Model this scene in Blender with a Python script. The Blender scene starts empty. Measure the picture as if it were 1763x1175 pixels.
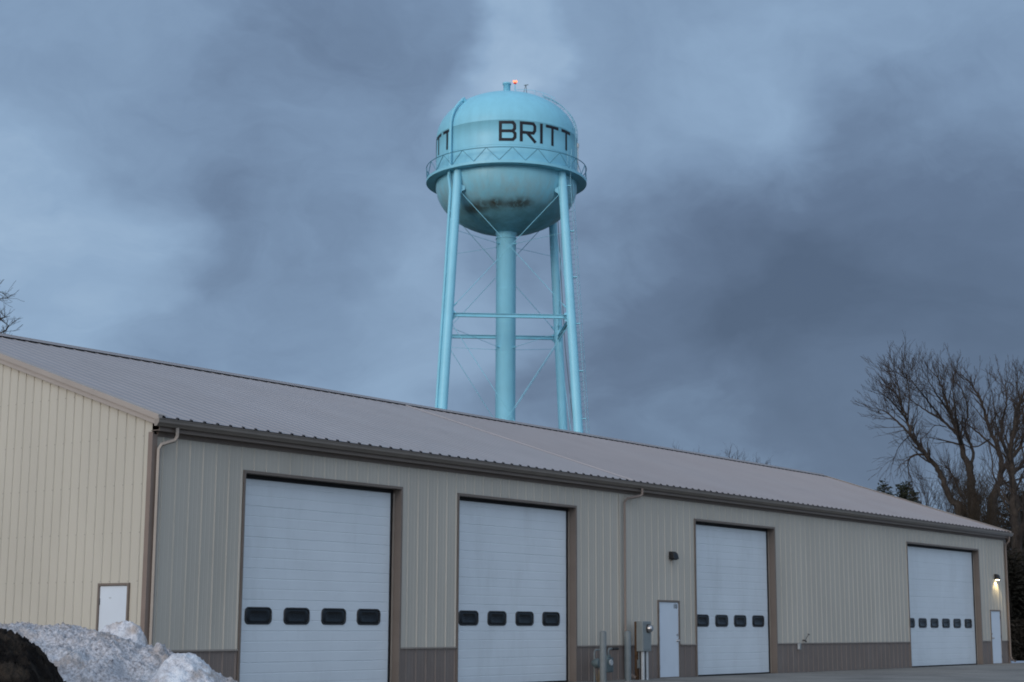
import bpy, math, random
import numpy as np
from mathutils import Vector, Matrix, noise
random.seed(7)
R = math.radians
SC = bpy.context.scene
COL = SC.collection

# ------------------------------------------------------------------ camera
CAM = np.array([-20.4922, -23.7894, 1.36]); FPX = 2800.47
PIT, YAW, ROLL = 0.1739, 0.9292, 0.0042
_F = np.array([math.sin(YAW)*math.cos(PIT), math.cos(YAW)*math.cos(PIT), math.sin(PIT)])
_R = np.array([math.cos(YAW), -math.sin(YAW), 0.0]); _U = np.cross(_R, _F)
RT = _R*math.cos(ROLL)+_U*math.sin(ROLL); UP = -_R*math.sin(ROLL)+_U*math.cos(ROLL)
cam = bpy.data.cameras.new('camera'); camo = bpy.data.objects.new('camera', cam); COL.objects.link(camo)
camo.matrix_world = Matrix(((RT[0], UP[0], -_F[0], CAM[0]), (RT[1], UP[1], -_F[1], CAM[1]), (RT[2], UP[2], -_F[2], CAM[2]), (0, 0, 0, 1)))
cam.sensor_width = 36; cam.lens = FPX/1763*36; cam.clip_end = 6000
SC.camera = camo
def bearing_dir(u, v):
    d = _F + RT*(u-881.5)/FPX + UP*(587.5-v)/FPX
    return d/np.linalg.norm(d)
def at(u, v, dist):
    """real-world point on the sight line of a photo pixel at a horizontal distance"""
    d = bearing_dir(u, v); return CAM + d*dist/math.hypot(d[0], d[1])

def S(r, g, b):   # sRGB 0-255 -> linear
    return tuple(((c/255)/12.92 if c/255 <= .04045 else (((c/255)+.055)/1.055)**2.4) for c in (r, g, b))
# ------------------------------------------------------------------ world
SUN_EL, SUN_AZ = R(14), R(268)        # compass-like: from -X, slightly behind the camera
w = bpy.data.worlds.new('World'); SC.world = w; w.use_nodes = True
NT = w.node_tree; NT.nodes.clear()
def N(nt, t, **k):
    n = nt.nodes.new(t)
    for a, b in k.items():
        if hasattr(n, a): setattr(n, a, b)
    return n
def L(nt, a, b): nt.links.new(a, b)
wo = N(NT, 'ShaderNodeOutputWorld'); bg = N(NT, 'ShaderNodeBackground'); L(NT, bg.outputs[0], wo.inputs[0])
sky = N(NT, 'ShaderNodeTexSky'); sky.sky_type = 'NISHITA'; sky.sun_disc = False
sky.sun_elevation = SUN_EL; sky.sun_rotation = SUN_AZ; sky.air_density = 1; sky.dust_density = 2
bg.inputs[1].default_value = 0.1
tc = N(NT, 'ShaderNodeTexCoord')
def vmath(op, a=None, b=None, nt=NT):
    n = N(nt, 'ShaderNodeVectorMath', operation=op)
    for i, q in enumerate((a, b)):
        if q is None: continue
        if hasattr(q, 'links'): L(nt, q, n.inputs[i])
        else: n.inputs[i].default_value = q
    return n
def fmath(op, a=None, b=None, c=None, nt=NT, clamp=False):
    n = N(nt, 'ShaderNodeMath', operation=op); n.use_clamp = clamp
    for i, q in enumerate((a, b, c)):
        if q is None: continue
        if hasattr(q, 'links'): L(nt, q, n.inputs[i])
        else: n.inputs[i].default_value = q
    return n.outputs[0]
gen = tc.outputs['Generated']
# warp the direction so that the cloud edges are torn
nz = N(NT, 'ShaderNodeTexNoise'); nz.inputs['Scale'].default_value = 6; nz.inputs['Detail'].default_value = 5; nz.inputs['Roughness'].default_value = .5
st = vmath('MULTIPLY', gen, (1, 1, 1.7)); L(NT, st.outputs[0], nz.inputs['Vector'])
wsub = vmath('SUBTRACT', nz.outputs['Color'], (.5, .5, .5)); wsc = vmath('SCALE', wsub.outputs[0]); wsc.inputs['Scale'].default_value = .20
wd0 = vmath('ADD', gen, wsc.outputs[0]); wdn = vmath('NORMALIZE', wd0.outputs[0]); wdir = wdn.outputs[0]
# soft cloud masses: (photo px, photo py, radius in degrees, amount)
BLOBS = [(855, 42, 1.7, .21), (792, 105, 1.5, .14), (830, 70, 3.6, .08), (60, 135, 5.0, .17), (40, 520, 5, .20), (110, 610, 4, .08), (20, 350, 3.5, .08), (600, 590, 4.6, .14), (330, 610, 4, .06),
         (640, 60, 4.0, -.12), (250, 30, 5, -.07), (280, 410, 5.5, -.13), (460, 500, 4.2, -.12), (560, 330, 4, .05), (660, 470, 3.5, -.08), (1150, 560, 5.5, -.13), (1400, 540, 7, -.15), (1650, 560, 7, -.17),
         (1280, 620, 6, -.15), (1690, 400, 6, -.06), (1150, 745, 3.2, .16), (1400, 770, 4.0, .14), (1060, 200, 5.5, .10), (1230, 260, 3.5, .05), (1500, 160, 6, .08), (1430, 190, 3.6, .07), (1420, 380, 5, -.03),
         (1100, 20, 4, -.04), (400, 230, 4.5, .06), (1700, 60, 5, .03), (720, 640, 3.4, .08)]
acc = None
for (u, v, rad, amt) in BLOBS:
    d = bearing_dir(u, v)
    dn = vmath('DOT_PRODUCT', wdir, tuple(d)).outputs['Value']
    mr = N(NT, 'ShaderNodeMapRange'); mr.interpolation_type = 'SMOOTHERSTEP'
    mr.inputs['From Min'].default_value = math.cos(R(rad*1.55)); mr.inputs['From Max'].default_value = 1.0
    mr.inputs['To Min'].default_value = 0; mr.inputs['To Max'].default_value = amt
    L(NT, dn, mr.inputs['Value'])
    acc = mr.outputs[0] if acc is None else fmath('ADD', acc, mr.outputs[0])
nb = N(NT, 'ShaderNodeTexNoise'); nb.inputs['Scale'].default_value = 7.5; nb.inputs['Detail'].default_value = 7; nb.inputs['Roughness'].default_value = .52
L(NT, vmath('ADD', st.outputs[0], wsc.outputs[0]).outputs[0], nb.inputs['Vector'])
nb2 = fmath('MULTIPLY', fmath('SUBTRACT', nb.outputs['Fac'], .5), .30)
nf = N(NT, 'ShaderNodeTexNoise'); nf.inputs['Scale'].default_value = 17; nf.inputs['Detail'].default_value = 9; nf.inputs['Roughness'].default_value = .6; nf.inputs['Distortion'].default_value = .6
L(NT, vmath('ADD', st.outputs[0], wsc.outputs[0]).outputs[0], nf.inputs['Vector'])
nb2 = fmath('ADD', nb2, fmath('MULTIPLY', fmath('SUBTRACT', nf.outputs['Fac'], .5), .21))
val = fmath('ADD', fmath('ADD', acc, nb2), .53, clamp=True)
ramp = N(NT, 'ShaderNodeValToRGB'); L(NT, val, ramp.inputs[0])
el = ramp.color_ramp.elements
el[0].position = 0.0; el[0].color = (*S(79, 96, 122), 1)
el[1].position = 1.0; el[1].color = (*S(174, 199, 224), 1)
e = el.new(.28); e.color = (*S(96, 115, 143), 1)
e = el.new(.5); e.color = (*S(122, 146, 176), 1)
e = el.new(.75); e.color = (*S(144, 171, 201), 1)
# the sky behind the camera: paler from added fill glow, warmer towards the low west
SKYK = 10.0
sc1 = vmath('SCALE', ramp.outputs[0]); sc1.inputs['Scale'].default_value = SKYK
glow = N(NT, 'ShaderNodeMapRange'); glow.interpolation_type = 'SMOOTHERSTEP'
wd = Vector((-.93, -.30, .22)).normalized()
L(NT, vmath('DOT_PRODUCT', gen, tuple(wd)).outputs['Value'], glow.inputs['Value'])
glow.inputs['From Min'].default_value = .25; glow.inputs['From Max'].default_value = 1.0
gm = N(NT, 'ShaderNodeMix'); gm.data_type = 'RGBA'; L(NT, glow.outputs[0], gm.inputs['Factor'])
gm.inputs['A'].default_value = (0, 0, 0, 1); gm.inputs['B'].default_value = (5.0, 5.0, 5.3, 1)
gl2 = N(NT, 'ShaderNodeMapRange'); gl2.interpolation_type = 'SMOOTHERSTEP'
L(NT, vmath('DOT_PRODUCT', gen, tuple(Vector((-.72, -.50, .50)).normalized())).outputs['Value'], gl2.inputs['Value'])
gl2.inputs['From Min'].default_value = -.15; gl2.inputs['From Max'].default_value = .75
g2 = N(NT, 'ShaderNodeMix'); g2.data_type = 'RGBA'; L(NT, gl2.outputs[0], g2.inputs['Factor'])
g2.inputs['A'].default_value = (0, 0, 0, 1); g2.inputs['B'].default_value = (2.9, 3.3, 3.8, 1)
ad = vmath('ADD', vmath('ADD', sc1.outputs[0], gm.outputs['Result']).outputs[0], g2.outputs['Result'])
mixs = N(NT, 'ShaderNodeMix'); mixs.data_type = 'RGBA'; mixs.inputs['Factor'].default_value = .93   # 93 % cloud, some clear sky light
L(NT, sky.outputs[0], mixs.inputs['A']); L(NT, ad.outputs[0], mixs.inputs['B'])
L(NT, mixs.outputs['Result'], bg.inputs[0])

sun = bpy.data.lights.new('sun', 'SUN'); suno = bpy.data.objects.new('sun', sun); COL.objects.link(suno)
sun.energy = 0.9; sun.angle = R(16); sun.color = (1.0, .86, .74)
sd = Vector((math.sin(SUN_AZ)*math.cos(SUN_EL), math.cos(SUN_AZ)*math.cos(SUN_EL), math.sin(SUN_EL)))
suno.rotation_euler = (-sd).to_track_quat('-Z', 'Y').to_euler()
SC.view_settings.view_transform = 'Standard'; SC.view_settings.look = 'None'
SC.view_settings.exposure = 0; SC.view_settings.gamma = 1
SC.render.engine = 'CYCLES'; SC.cycles.pixel_filter_type = 'BLACKMAN_HARRIS'; SC.cycles.filter_width = 1.9

# ------------------------------------------------------------------ helpers
def tag(o, label=None, cat=None, group=None, kind=None):
    if label: o['label'] = label
    if cat: o['category'] = cat
    if group: o['group'] = group
    if kind: o['kind'] = kind
    return o
def empty(name, loc=(0, 0, 0), rz=0, **k):
    o = bpy.data.objects.new(name, None); COL.objects.link(o); o.location = loc; o.rotation_euler = (0, 0, rz)
    return tag(o, **k)
class MB:
    def __init__(s): s.v = []; s.f = []; s.sm = []
    def add(s, vs, fs, smooth=False):
        b = len(s.v); s.v += [tuple(map(float, q)) for q in vs]; s.f += [tuple(b+i for i in f) for f in fs]; s.sm += [smooth]*len(fs); return s
    def box(s, x0, x1, y0, y1, z0, z1):
        vs = [(x, y, z) for z in (z0, z1) for y in (y0, y1) for x in (x0, x1)]
        return s.add(vs, [(0, 2, 3, 1), (4, 5, 7, 6), (0, 1, 5, 4), (2, 6, 7, 3), (0, 4, 6, 2), (1, 3, 7, 5)])
    def tube(s, pts, rad, n=10, caps=True, smooth=True):
        pts = [Vector(tuple(map(float, p))) for p in pts]
        if not hasattr(rad, '__len__'): rad = [rad]*len(pts)
        vs = []; m = len(pts); ref = None
        for i, p in enumerate(pts):
            t = (pts[min(i+1, m-1)]-pts[max(i-1, 0)])
            t = t.normalized() if t.length > 1e-9 else Vector((0, 0, 1))
            if ref is None:
                ref = Vector((0, 0, 1)) if abs(t.z) < .9 else Vector((1, 0, 0))
                a = t.cross(ref).normalized()
            else:
                a = (a - t*a.dot(t)).normalized()
            b = t.cross(a)
            for k in range(n):
                an = 2*math.pi*k/n; vs.append(p+(a*math.cos(an)+b*math.sin(an))*rad[i])
        fs = [(i*n+k, i*n+(k+1) % n, (i+1)*n+(k+1) % n, (i+1)*n+k) for i in range(m-1) for k in range(n)]
        s.add(vs, fs, smooth)
        if caps: s.add([vs[k] for k in range(n)], [tuple(range(n))[::-1]]); s.add(vs[-n:], [tuple(range(n))])
        return s
    def bar(s, a, b, r, n=6): return s.tube([a, b], r, n)
    def lathe(s, prof, n=96, smooth=True, c=(0, 0)):
        vs = [(c[0]+r*math.cos(2*math.pi*k/n), c[1]+r*math.sin(2*math.pi*k/n), z) for r, z in prof for k in range(n)]
        fs = [(i*n+k, i*n+(k+1) % n, (i+1)*n+(k+1) % n, (i+1)*n+k) for i in range(len(prof)-1) for k in range(n)]
        return s.add(vs, fs, smooth)
    def mark(s):
        if not hasattr(s, 'mk'): s.mk = []
        s.mk.append((len(s.v), len(s.f))); return s
    def pieces(s, name, mat, parent=None, bevel=0):
        mk = s.mk+[(len(s.v), len(s.f))]; out = []
        for (v0, f0), (v1, f1) in zip(mk[:-1], mk[1:]):
            q = MB(); q.v = s.v[v0:v1]; q.f = [tuple(i-v0 for i in f) for f in s.f[f0:f1]]; q.sm = s.sm[f0:f1]; out.append(q.build(name, mat, parent, bevel))
        return out
    def build(s, name, mat, parent=None, bevel=0, **k):
        me = bpy.data.meshes.new(name); me.from_pydata(s.v, [], s.f); me.update()
        me.polygons.foreach_set('use_smooth', s.sm)
        if mat: me.materials.append(mat)
        o = bpy.data.objects.new(name, me); COL.objects.link(o)
        if parent: o.parent = parent
        if bevel:
            m = o.modifiers.new('bevel', 'BEVEL'); m.width = bevel; m.segments = 2; m.limit_method = 'ANGLE'
        return tag(o, **k)
def mat(name, col, rough=.5, var=.08, scale=3, spec=.4, metal=0, bump=0, bscale=60, col2=None, m2=(.45, .65), detail=5, zs=1):
    m = bpy.data.materials.new(name); m.use_nodes = True; nt = m.node_tree
    b = nt.nodes['Principled BSDF']; b.inputs['Roughness'].default_value = rough
    b.inputs['Specular IOR Level'].default_value = spec; b.inputs['Metallic'].default_value = metal
    t = N(nt, 'ShaderNodeTexCoord'); n = N(nt, 'ShaderNodeTexNoise'); n.inputs['Scale'].default_value = scale; n.inputs['Detail'].default_value = detail
    mp = N(nt, 'ShaderNodeMapping'); mp.inputs['Scale'].default_value = (1, 1, zs)
    L(nt, t.outputs['Object'], mp.inputs[0]); L(nt, mp.outputs[0], n.inputs['Vector'])
    r = N(nt, 'ShaderNodeValToRGB'); L(nt, n.outputs['Fac'], r.inputs[0])
    c2 = col2 or tuple(min(1, c*(1+var)) for c in col); c1 = col if col2 else tuple(c*(1-var) for c in col)
    r.color_ramp.elements[0].position, r.color_ramp.elements[1].position = (m2 if col2 else (.3, .7))
    r.color_ramp.elements[0].color = (*c1, 1); r.color_ramp.elements[1].color = (*c2, 1)
    L(nt, r.outputs[0], b.inputs['Base Color'])
    if bump:
        n2 = N(nt, 'ShaderNodeTexNoise'); n2.inputs['Scale'].default_value = bscale; n2.inputs['Detail'].default_value = 6; L(nt, mp.outputs[0], n2.inputs['Vector'])
        bp = N(nt, 'ShaderNodeBump'); bp.inputs['Strength'].default_value = bump; bp.inputs['Distance'].default_value = .02
        L(nt, n2.outputs['Fac'], bp.inputs['Height']); L(nt, bp.outputs[0], b.inputs['Normal'])
    m['nodes_ready'] = True
    return m
def emit(name, col, s):
    m = bpy.data.materials.new(name); m.use_nodes = True; b = m.node_tree.nodes['Principled BSDF']
    b.inputs['Base Color'].default_value = (*col, 1); b.inputs['Emission Color'].default_value = (*col, 1); b.inputs['Emission Strength'].default_value = s
    return m

def gsiding():
    m = mat('light stone gable siding', (.50, .47, .395), .45, .05, .7, .35, bump=.25, bscale=1.3, zs=.4)
    nt = m.node_tree; b = nt.nodes['Principled BSDF']; src = b.inputs['Base Color'].links[0].from_socket
    t = N(nt, 'ShaderNodeTexCoord'); sp = N(nt, 'ShaderNodeSeparateXYZ'); L(nt, t.outputs['Object'], sp.inputs[0])
    f = lambda v, per, off, wd: fmath('LESS_THAN', fmath('ABSOLUTE', fmath('SUBTRACT', fmath('FRACT', fmath('DIVIDE', fmath('ADD', v, off, nt=nt), per, nt=nt), nt=nt), .5, nt=nt), nt=nt), wd/per/2, nt=nt)
    k = fmath('MULTIPLY', f(sp.outputs['Z'], .91, .1, .022), f(sp.outputs['Y'], .2655, .16, .020), nt=nt)
    mx = N(nt, 'ShaderNodeMix'); mx.data_type = 'RGBA'; L(nt, fmath('MULTIPLY', k, .6, nt=nt), mx.inputs['Factor']); L(nt, src, mx.inputs['A']); mx.inputs['B'].default_value = (.12, .10, .08, 1)
    L(nt, mx.outputs['Result'], b.inputs['Base Color']); return m
def smudged(m, dark, scale, lo, hi, amt, stretch=(1, 1, 1)):
    nt = m.node_tree; b = nt.nodes['Principled BSDF']; src = b.inputs['Base Color'].links[0].from_socket
    t = N(nt, 'ShaderNodeTexCoord'); mp = N(nt, 'ShaderNodeMapping'); mp.inputs['Scale'].default_value = stretch; L(nt, t.outputs['Object'], mp.inputs[0])
    n = N(nt, 'ShaderNodeTexNoise'); n.inputs['Scale'].default_value = scale; n.inputs['Detail'].default_value = 8; n.inputs['Roughness'].default_value = .7; L(nt, mp.outputs[0], n.inputs['Vector'])
    r = N(nt, 'ShaderNodeMapRange'); r.inputs['From Min'].default_value = lo; r.inputs['From Max'].default_value = hi; r.inputs['To Max'].default_value = amt; L(nt, n.outputs['Fac'], r.inputs['Value'])
    mx = N(nt, 'ShaderNodeMix'); mx.data_type = 'RGBA'; L(nt, r.outputs[0], mx.inputs['Factor']); L(nt, src, mx.inputs['A']); mx.inputs['B'].default_value = (*dark, 1); L(nt, mx.outputs['Result'], b.inputs['Base Color'])
M = dict(
    siding=mat('light stone siding', (.475, .44, .375), .45, .05, .7, .35, bump=.25, bscale=1.3, zs=.4),
    wains=mat('brown wainscot siding', (.185, .150, .130), .5, .06, .9, .3, bump=.2, bscale=1.5),
    trim=mat('brown trim', (.175, .142, .118), .45, .06, 2, .35),
    rake=mat('tan rake trim', (.37, .325, .285), .45, .05, 2, .35),
    gutter=mat('dark gutter', (.175, .15, .125), .5, .08, 2, .4),
    spout=mat('downspout', (.28, .245, .21), .4, .08, 2, .4),
    spoutb=mat('brown downspout', (.22, .17, .14), .4, .08, 2, .4),
    roof=mat('roof sheet', (.335, .310, .306), .5, .05, .6, .35, bump=.2, bscale=1.0),
    roof2=mat('roof sheet newer', (.322, .286, .276), .5, .04, .6, .35, bump=.2, bscale=1.0),
    dark=mat('plain black', (.012, .011, .011), .8, .2, 8, .2),
    door=mat('white sectional door', (.655, .705, .735), .42, .03, 1.2, .4, bump=.12, bscale=2.5),
    slab=mat('white steel door', (.62, .68, .74), .4, .03, 1.5, .4, bump=.1, bscale=2),
    seal=mat('black rubber seal', (.010, .010, .011), .6, .2, 8, .3),
    wframe=mat('black window frame', (.012, .012, .014), .35, .2, 8, .5),
    wglass=mat('dark window glass', (.010, .013, .016), .13, .2, 3, .36),
    chrome=mat('brushed metal', (.45, .45, .45), .3, .1, 10, .5, .9),
    hinge=mat('dark hinge', (.08, .075, .07), .4, .1, 10, .5, .3),
    grayp=mat('grey painted steel', (.155, .175, .175), .5, .12, 5, .35, bump=.2, bscale=8),
    meterb=mat('grey enclosure', (.20, .225, .225), .45, .07, 4, .4),
    conduit=mat('pale conduit', (.42, .45, .46), .5, .08, 6, .3),
    wood=mat('weathered post', (.09, .052, .028), .8, .3, 12, .2, bump=.4, bscale=30),
    gas=mat('teal grey meter', (.10, .135, .14), .5, .15, 6, .3),
    black=mat('black fixture', (.012, .013, .014), .45, .2, 8, .4),
    concrete=mat('concrete', (.235, .225, .205), .85, .14, .55, .2, bump=.4, bscale=30),
    slush=mat('thin snow', (.50, .55, .62), .7, .1, 2, .2, bump=.6, bscale=6),
    grass=mat('dead wet grass', (.055, .05, .035), .9, .3, 2, .1, col2=(.10, .085, .055), bump=.8, bscale=12),
    ink=mat('black lettering', (.012, .014, .02), .55, .1, 5, .3),
    bark=mat('grey brown bark', (.050, .041, .034), .9, .3, 4, .1, bump=.5, bscale=14),
    twig=mat('brown twigs', (.058, .046, .040), .9, .25, 4, .1),
    brush=mat('dark brush', (.030, .026, .019), .9, .35, 3, .1),
    brown=mat('rust brown brush', (.055, .042, .030), .9, .3, 3, .1),
    needle=mat('dark cedar foliage', (.030, .034, .022), .9, .4, 5, .1),
    straw=mat('dry weed', (.30, .23, .15), .9, .2, 8, .1),
)

M['gsiding'] = gsiding()
for k_ in ('roof', 'roof2'):
    smudged(M[k_], (.17, .155, .15), 1.6, .60, .78, .5, (1, .45, .45)); smudged(M[k_], (.36, .35, .36), .35, .45, .75, .35, (1, .3, .3))
smudged(M['door'], (.40, .42, .42), 1.1, .50, .80, .35, (1, 1, .25)); smudged(M['wains'], (.25, .225, .205), 1.5, .5, .8, .5, (1, 1, .3)); smudged(M['siding'], (.36, .33, .27), .9, .5, .8, .35, (1, 1, .15))
smudged(M['concrete'], (.13, .125, .12), .25, .48, .62, .6); smudged(M['concrete'], (.34, .34, .34), 1.2, .55, .75, .4)
# ------------------------------------------------------------------ ground
g = MB(); g.add([(-900, -900, -.02), (1500, -900, -.02), (1500, 1500, -.02), (-900, 1500, -.02)], [(0, 1, 2, 3)])
g.build('ground', M['grass'], kind='structure')
ap = MB(); ap.box(-2, 52, -16, -.03, -.12, 0.0); ap.build('concrete_apron', M['concrete'], kind='structure')
lot = MB(); lot.add([(-60, -70, -.006), (80, -70, -.006), (80, -16, -.006), (-60, -16, -.006)], [(0, 1, 2, 3)]); lot.build('road', M['concrete'], kind='structure')
jt = MB()
for x in np.arange(2.4, 51, 4.7): jt.box(x-.008, x+.008, -15.8, -.1, .0035, .004)
for y in (-4.2, -8.4, -12.6): jt.box(-1.8, 51.8, y-.008, y+.008, .0045, .005)
jt.build('pavement_joints', M['dark'], kind='structure')
# thin remaining snow on the lawn beyond the far corner
sn = MB(); rng = random.Random(3); vs = []; nx, ny = 60, 26
for j in range(ny+1):
    for i in range(nx+1):
        x = 45.6+i*.5; y = -9+j*.72
        e_ = min(i/5, (nx-i)/5, j/4, (ny-j)/4, 1)
        vs.append((x, y, -.03+.15*e_*(.55+.6*noise.noise(Vector((x*.35, y*.45, 3)))+.2*noise.noise(Vector((x*1.6, y*1.6, 7))))))
sn.add(vs, [(j*(nx+1)+i, j*(nx+1)+i+1, (j+1)*(nx+1)+i+1, (j+1)*(nx+1)+i) for j in range(ny) for i in range(nx)], True)
sn.build('snow_patch', M['slush'], label='thin patch of old snow on the lawn beyond the far right corner', cat='snow')

# ------------------------------------------------------------------ building
LX, WY, SLOPE = 44.9, 16.0, .33
def roofz(y): y = y if y <= 8 else 16-y; return 5.2+SLOPE*(y+.35)
BLD = empty('metal_shed', (0, 0, 0), label='long beige metal sided shed with white overhead doors and a low grey gable roof', cat='building')
def ribs(a, b, off, sp, h=.02, minor=True, rw=.026):
    """list of (position, stand-off) over [a,b] for ribbed steel sheet"""
    pts = [(a, 0.0)]
    n0 = int(math.floor((a-off)/sp))-1; n1 = int(math.ceil((b-off)/sp))+1
    for n in range(n0, n1+1):
        c = off+n*sp
        seq = [(c-rw, 0), (c-rw*.42, h), (c+rw*.42, h), (c+rw, 0)]
        if minor:
            for q in (1/3, 2/3):
                seq += [(c+sp*q-.014, 0), (c+sp*q-.006, .0035), (c+sp*q+.006, .0035), (c+sp*q+.014, 0)]
        if seq[0][0] <= a: 
            seq = [s for s in seq if s[0] > a+.001]
        for x, o in seq:
            if a < x < b: pts.append((x, o))
    pts.append((b, 0.0)); return pts
def sheet_y(mb, x0, x1, z0, z1, y=0.0, off=.62, sp=.3437, h=.017):
    P = ribs(x0, x1, off, sp, h); vs = []
    for x, o in P: vs += [(x, y-o, z0), (x, y-o, z1)]
    mb.add(vs, [(2*i, 2*i+2, 2*i+3, 2*i+1) for i in range(len(P)-1)])
GD = [(2.42, 7.21), (9.285, 14.08), (20.13, 24.92), (35.05, 41.9)]
DTOP = 4.38
PD = [(18.05, 19.19), (42.90, 44.03)]
WT = .90
cuts = GD
up = MB(); wn = MB()
segs = []; x = 0.03
for a, b in GD: segs.append((x, a)); x = b
segs.append((x, LX-.03))
for a, b in segs:
    pd = [p for p in PD if a < p[0] < b]
    if pd:
        p0, p1 = pd[0]
        sheet_y(up, a, p0, WT, 4.93); sheet_y(up, p1, b, WT, 4.93); sheet_y(up, p0, p1, 2.09, 4.93)
        wn.mark(); sheet_y(wn, a, p0, 0, WT-.02, .004); wn.mark(); sheet_y(wn, p1, b, 0, WT-.02, .004)
    else:
        sheet_y(up, a, b, WT, 4.93); wn.mark(); sheet_y(wn, a, b, 0, WT-.02, .004)
for a, b in GD: sheet_y(up, a, b, DTOP, 4.93)
up.build('front_wall', M['siding'], BLD)
wn.pieces('wainscot', M['wains'], BLD)
led = MB()
for a, b in segs:
    pd = [p for p in PD if a < p[0] < b]
    rr = [(a, b)] if not pd else [(a, pd[0][0]), (pd[0][1], b)]
    for c, d in rr: led.mark(); led.box(c+.06, d-.06, -.034, .0, WT-.03, WT+.004)
led.pieces('wainscot_ledge', M['spout'], BLD)
# gable wall toward the left (and its twin)
def gable(mb, x, sgn, sp=.2655, z0=0.0):
    P = ribs(0.02, 15.98, .238, sp, .024, False, .020)
    for (ya, oa), (yb, ob) in zip(P[:-1], P[1:]):
        parts = [(ya, oa, yb, ob)]
        for y0, o0, y1, o1 in parts:
            za = roofz(y0)-.08; zb = roofz(y1)-.08
            zb0 = za0 = z0
            ym = (y0+y1)/2
            if sgn < 0 and .47 < ym < 1.33: za0 = zb0 = 2.13
            mb.add([(x+sgn*o0, y0, za0), (x+sgn*o1, y1, zb0), (x+sgn*o1, y1, zb), (x+sgn*o0, y0, za)], [(0, 1, 2, 3)])
gb = MB(); gable(gb, 0, -1); gb.build('gable_wall', M['gsiding'], BLD)
gb = MB(); gable(gb, LX, 1); gb.build('gable_wall', M['siding'], BLD)
bw = MB(); bw.box(.03, LX-.03, 15.9, 15.98, 0, 4.9); bw.build('back_wall', M['siding'], BLD)
core = MB(); core.box(.06, LX-.06, .32, 15.88, 0, 5.05)
core.add([(.06, .32, 5.05), (.06, 15.88, 5.05), (.06, 8, roofz(8)-.25), (LX-.06, .32, 5.05), (LX-.06, 15.88, 5.05), (LX-.06, 8, roofz(8)-.25)],
         [(0, 2, 1), (3, 4, 5), (0, 3, 5, 2), (1, 2, 5, 4)])
core.build('inner_frame', M['dark'], BLD)
# corner trims
ct = MB()
ct.mark(); ct.box(-.035, .0, -.035, .085, 0, 4.97); ct.box(0.0, .09, -.035, -.0, 0, 4.93)
ct.mark(); ct.box(LX-.09, LX+.03, -.035, 0, 0, 4.93); ct.box(LX, LX+.03, 0, .12, 0, 4.97)
ct.pieces('corner_trim', M['spoutb'], BLD)
ju = MB(); ju.box(16.13, 16.20, -.03, -.002, WT+.005, 4.86); ju.build('joint_trim', M['siding'], BLD)
# eave: trim band, soffit, fascia
ev = MB(); ev.box(.09, LX-.09, -.032, 0, 4.895, 4.93); ev.box(-.03, LX+.03, -.20, .02, 4.985, 5.0); ev.box(-.03, LX+.03, -.215, -.20, 4.975, 5.21)
ev.box(.09, LX-.09, -.05, -.001, 4.93, 4.985)
ev.build('eave_trim', M['trim'], BLD)
# gutter: K profile extruded
gt = MB(); X0, X1 = -.16, LX+.12
prof = [(-.217, 5.17), (-.217, 5.055), (-.29, 5.055), (-.31, 5.085), (-.345, 5.12), (-.345, 5.175), (-.355, 5.18), (-.355, 5.198), (-.335, 5.198), (-.335, 5.13), (-.30, 5.10), (-.28, 5.07), (-.227, 5.07), (-.227, 5.17)]
n = len(prof); vs = [(X0, y, z) for y, z in prof]+[(X1, y, z) for y, z in prof]
gt.add(vs, [(i, i+n, (i+1) % n+n, (i+1) % n) for i in range(n)])
GUT = gt.build('gutter', M['gutter'], BLD)
cp = MB()
for xx in (X0-.004, X1): cp.mark(); cp.add([(xx+d, y, z) for d in (0, .004) for y, z in prof[:8]], [tuple(range(8))[::-1], tuple(range(8, 16))]+[(i, (i+1) % 8, 8+(i+1) % 8, 8+i) for i in range(8)])
cp.pieces('end_cap', M['spout'], GUT)
# roof sheets
def roofsheet(x0, x1, m, back=False):
    P = ribs(x0, x1, .045, .3437, .011, False); mb = MB(); vs = []
    ya, yb = (-.262, 8.0) if not back else (16.262, 8.0)
    for x, o in P: vs += [(x, ya, roofz(ya)+o), (x, yb, roofz(yb)+o)]
    mb.add(vs, [(2*i, 2*i+2, 2*i+3, 2*i+1) for i in range(len(P)-1)])
    return mb.build('roof', m, BLD)
ROOF = roofsheet(-.09, 16.5, M['roof']); ROOF2 = roofsheet(16.505, LX+.09, M['roof2']); ROOFB = roofsheet(-.09, LX+.09, M['roof'], True)
lap = MB(); y0, y1 = -.25, 7.9
lap.add([(16.46, y0, roofz(y0)+.006), (16.56, y0, roofz(y0)+.006), (16.56, y1, roofz(y1)+.006), (16.46, y1, roofz(y1)+.006),
         (16.48, y0, roofz(y0)+.033), (16.54, y0, roofz(y0)+.033), (16.54, y1, roofz(y1)+.033), (16.48, y1, roofz(y1)+.033)],
        [(4, 5, 6, 7), (0, 4, 7, 3), (1, 2, 6, 5), (0, 1, 5, 4)]); lap.build('lap_strip', M['roof'], ROOF2)
dk = MB()   # thin deck under the sheets
for s in (0, 1):
    f = (lambda y: y) if s == 0 else (lambda y: 16-y)
    a, b = -.22, 7.98
    q = [(xx, f(y), roofz(y)-d) for xx in (-.06, LX+.06) for y, d in ((a, .012), (b, .012), (b, .09), (a, .09))]
    dk.add(q, [(0, 1, 2, 3), (4, 7, 6, 5), (0, 4, 5, 1), (1, 5, 6, 2), (2, 6, 7, 3), (3, 7, 4, 0)])
dk.build('roof_deck', M['dark'], BLD)
rc = MB(); nr = int((LX+.1)/.3437)+1     # black pieces painting the shade inside open rib ends over the gutter
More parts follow.
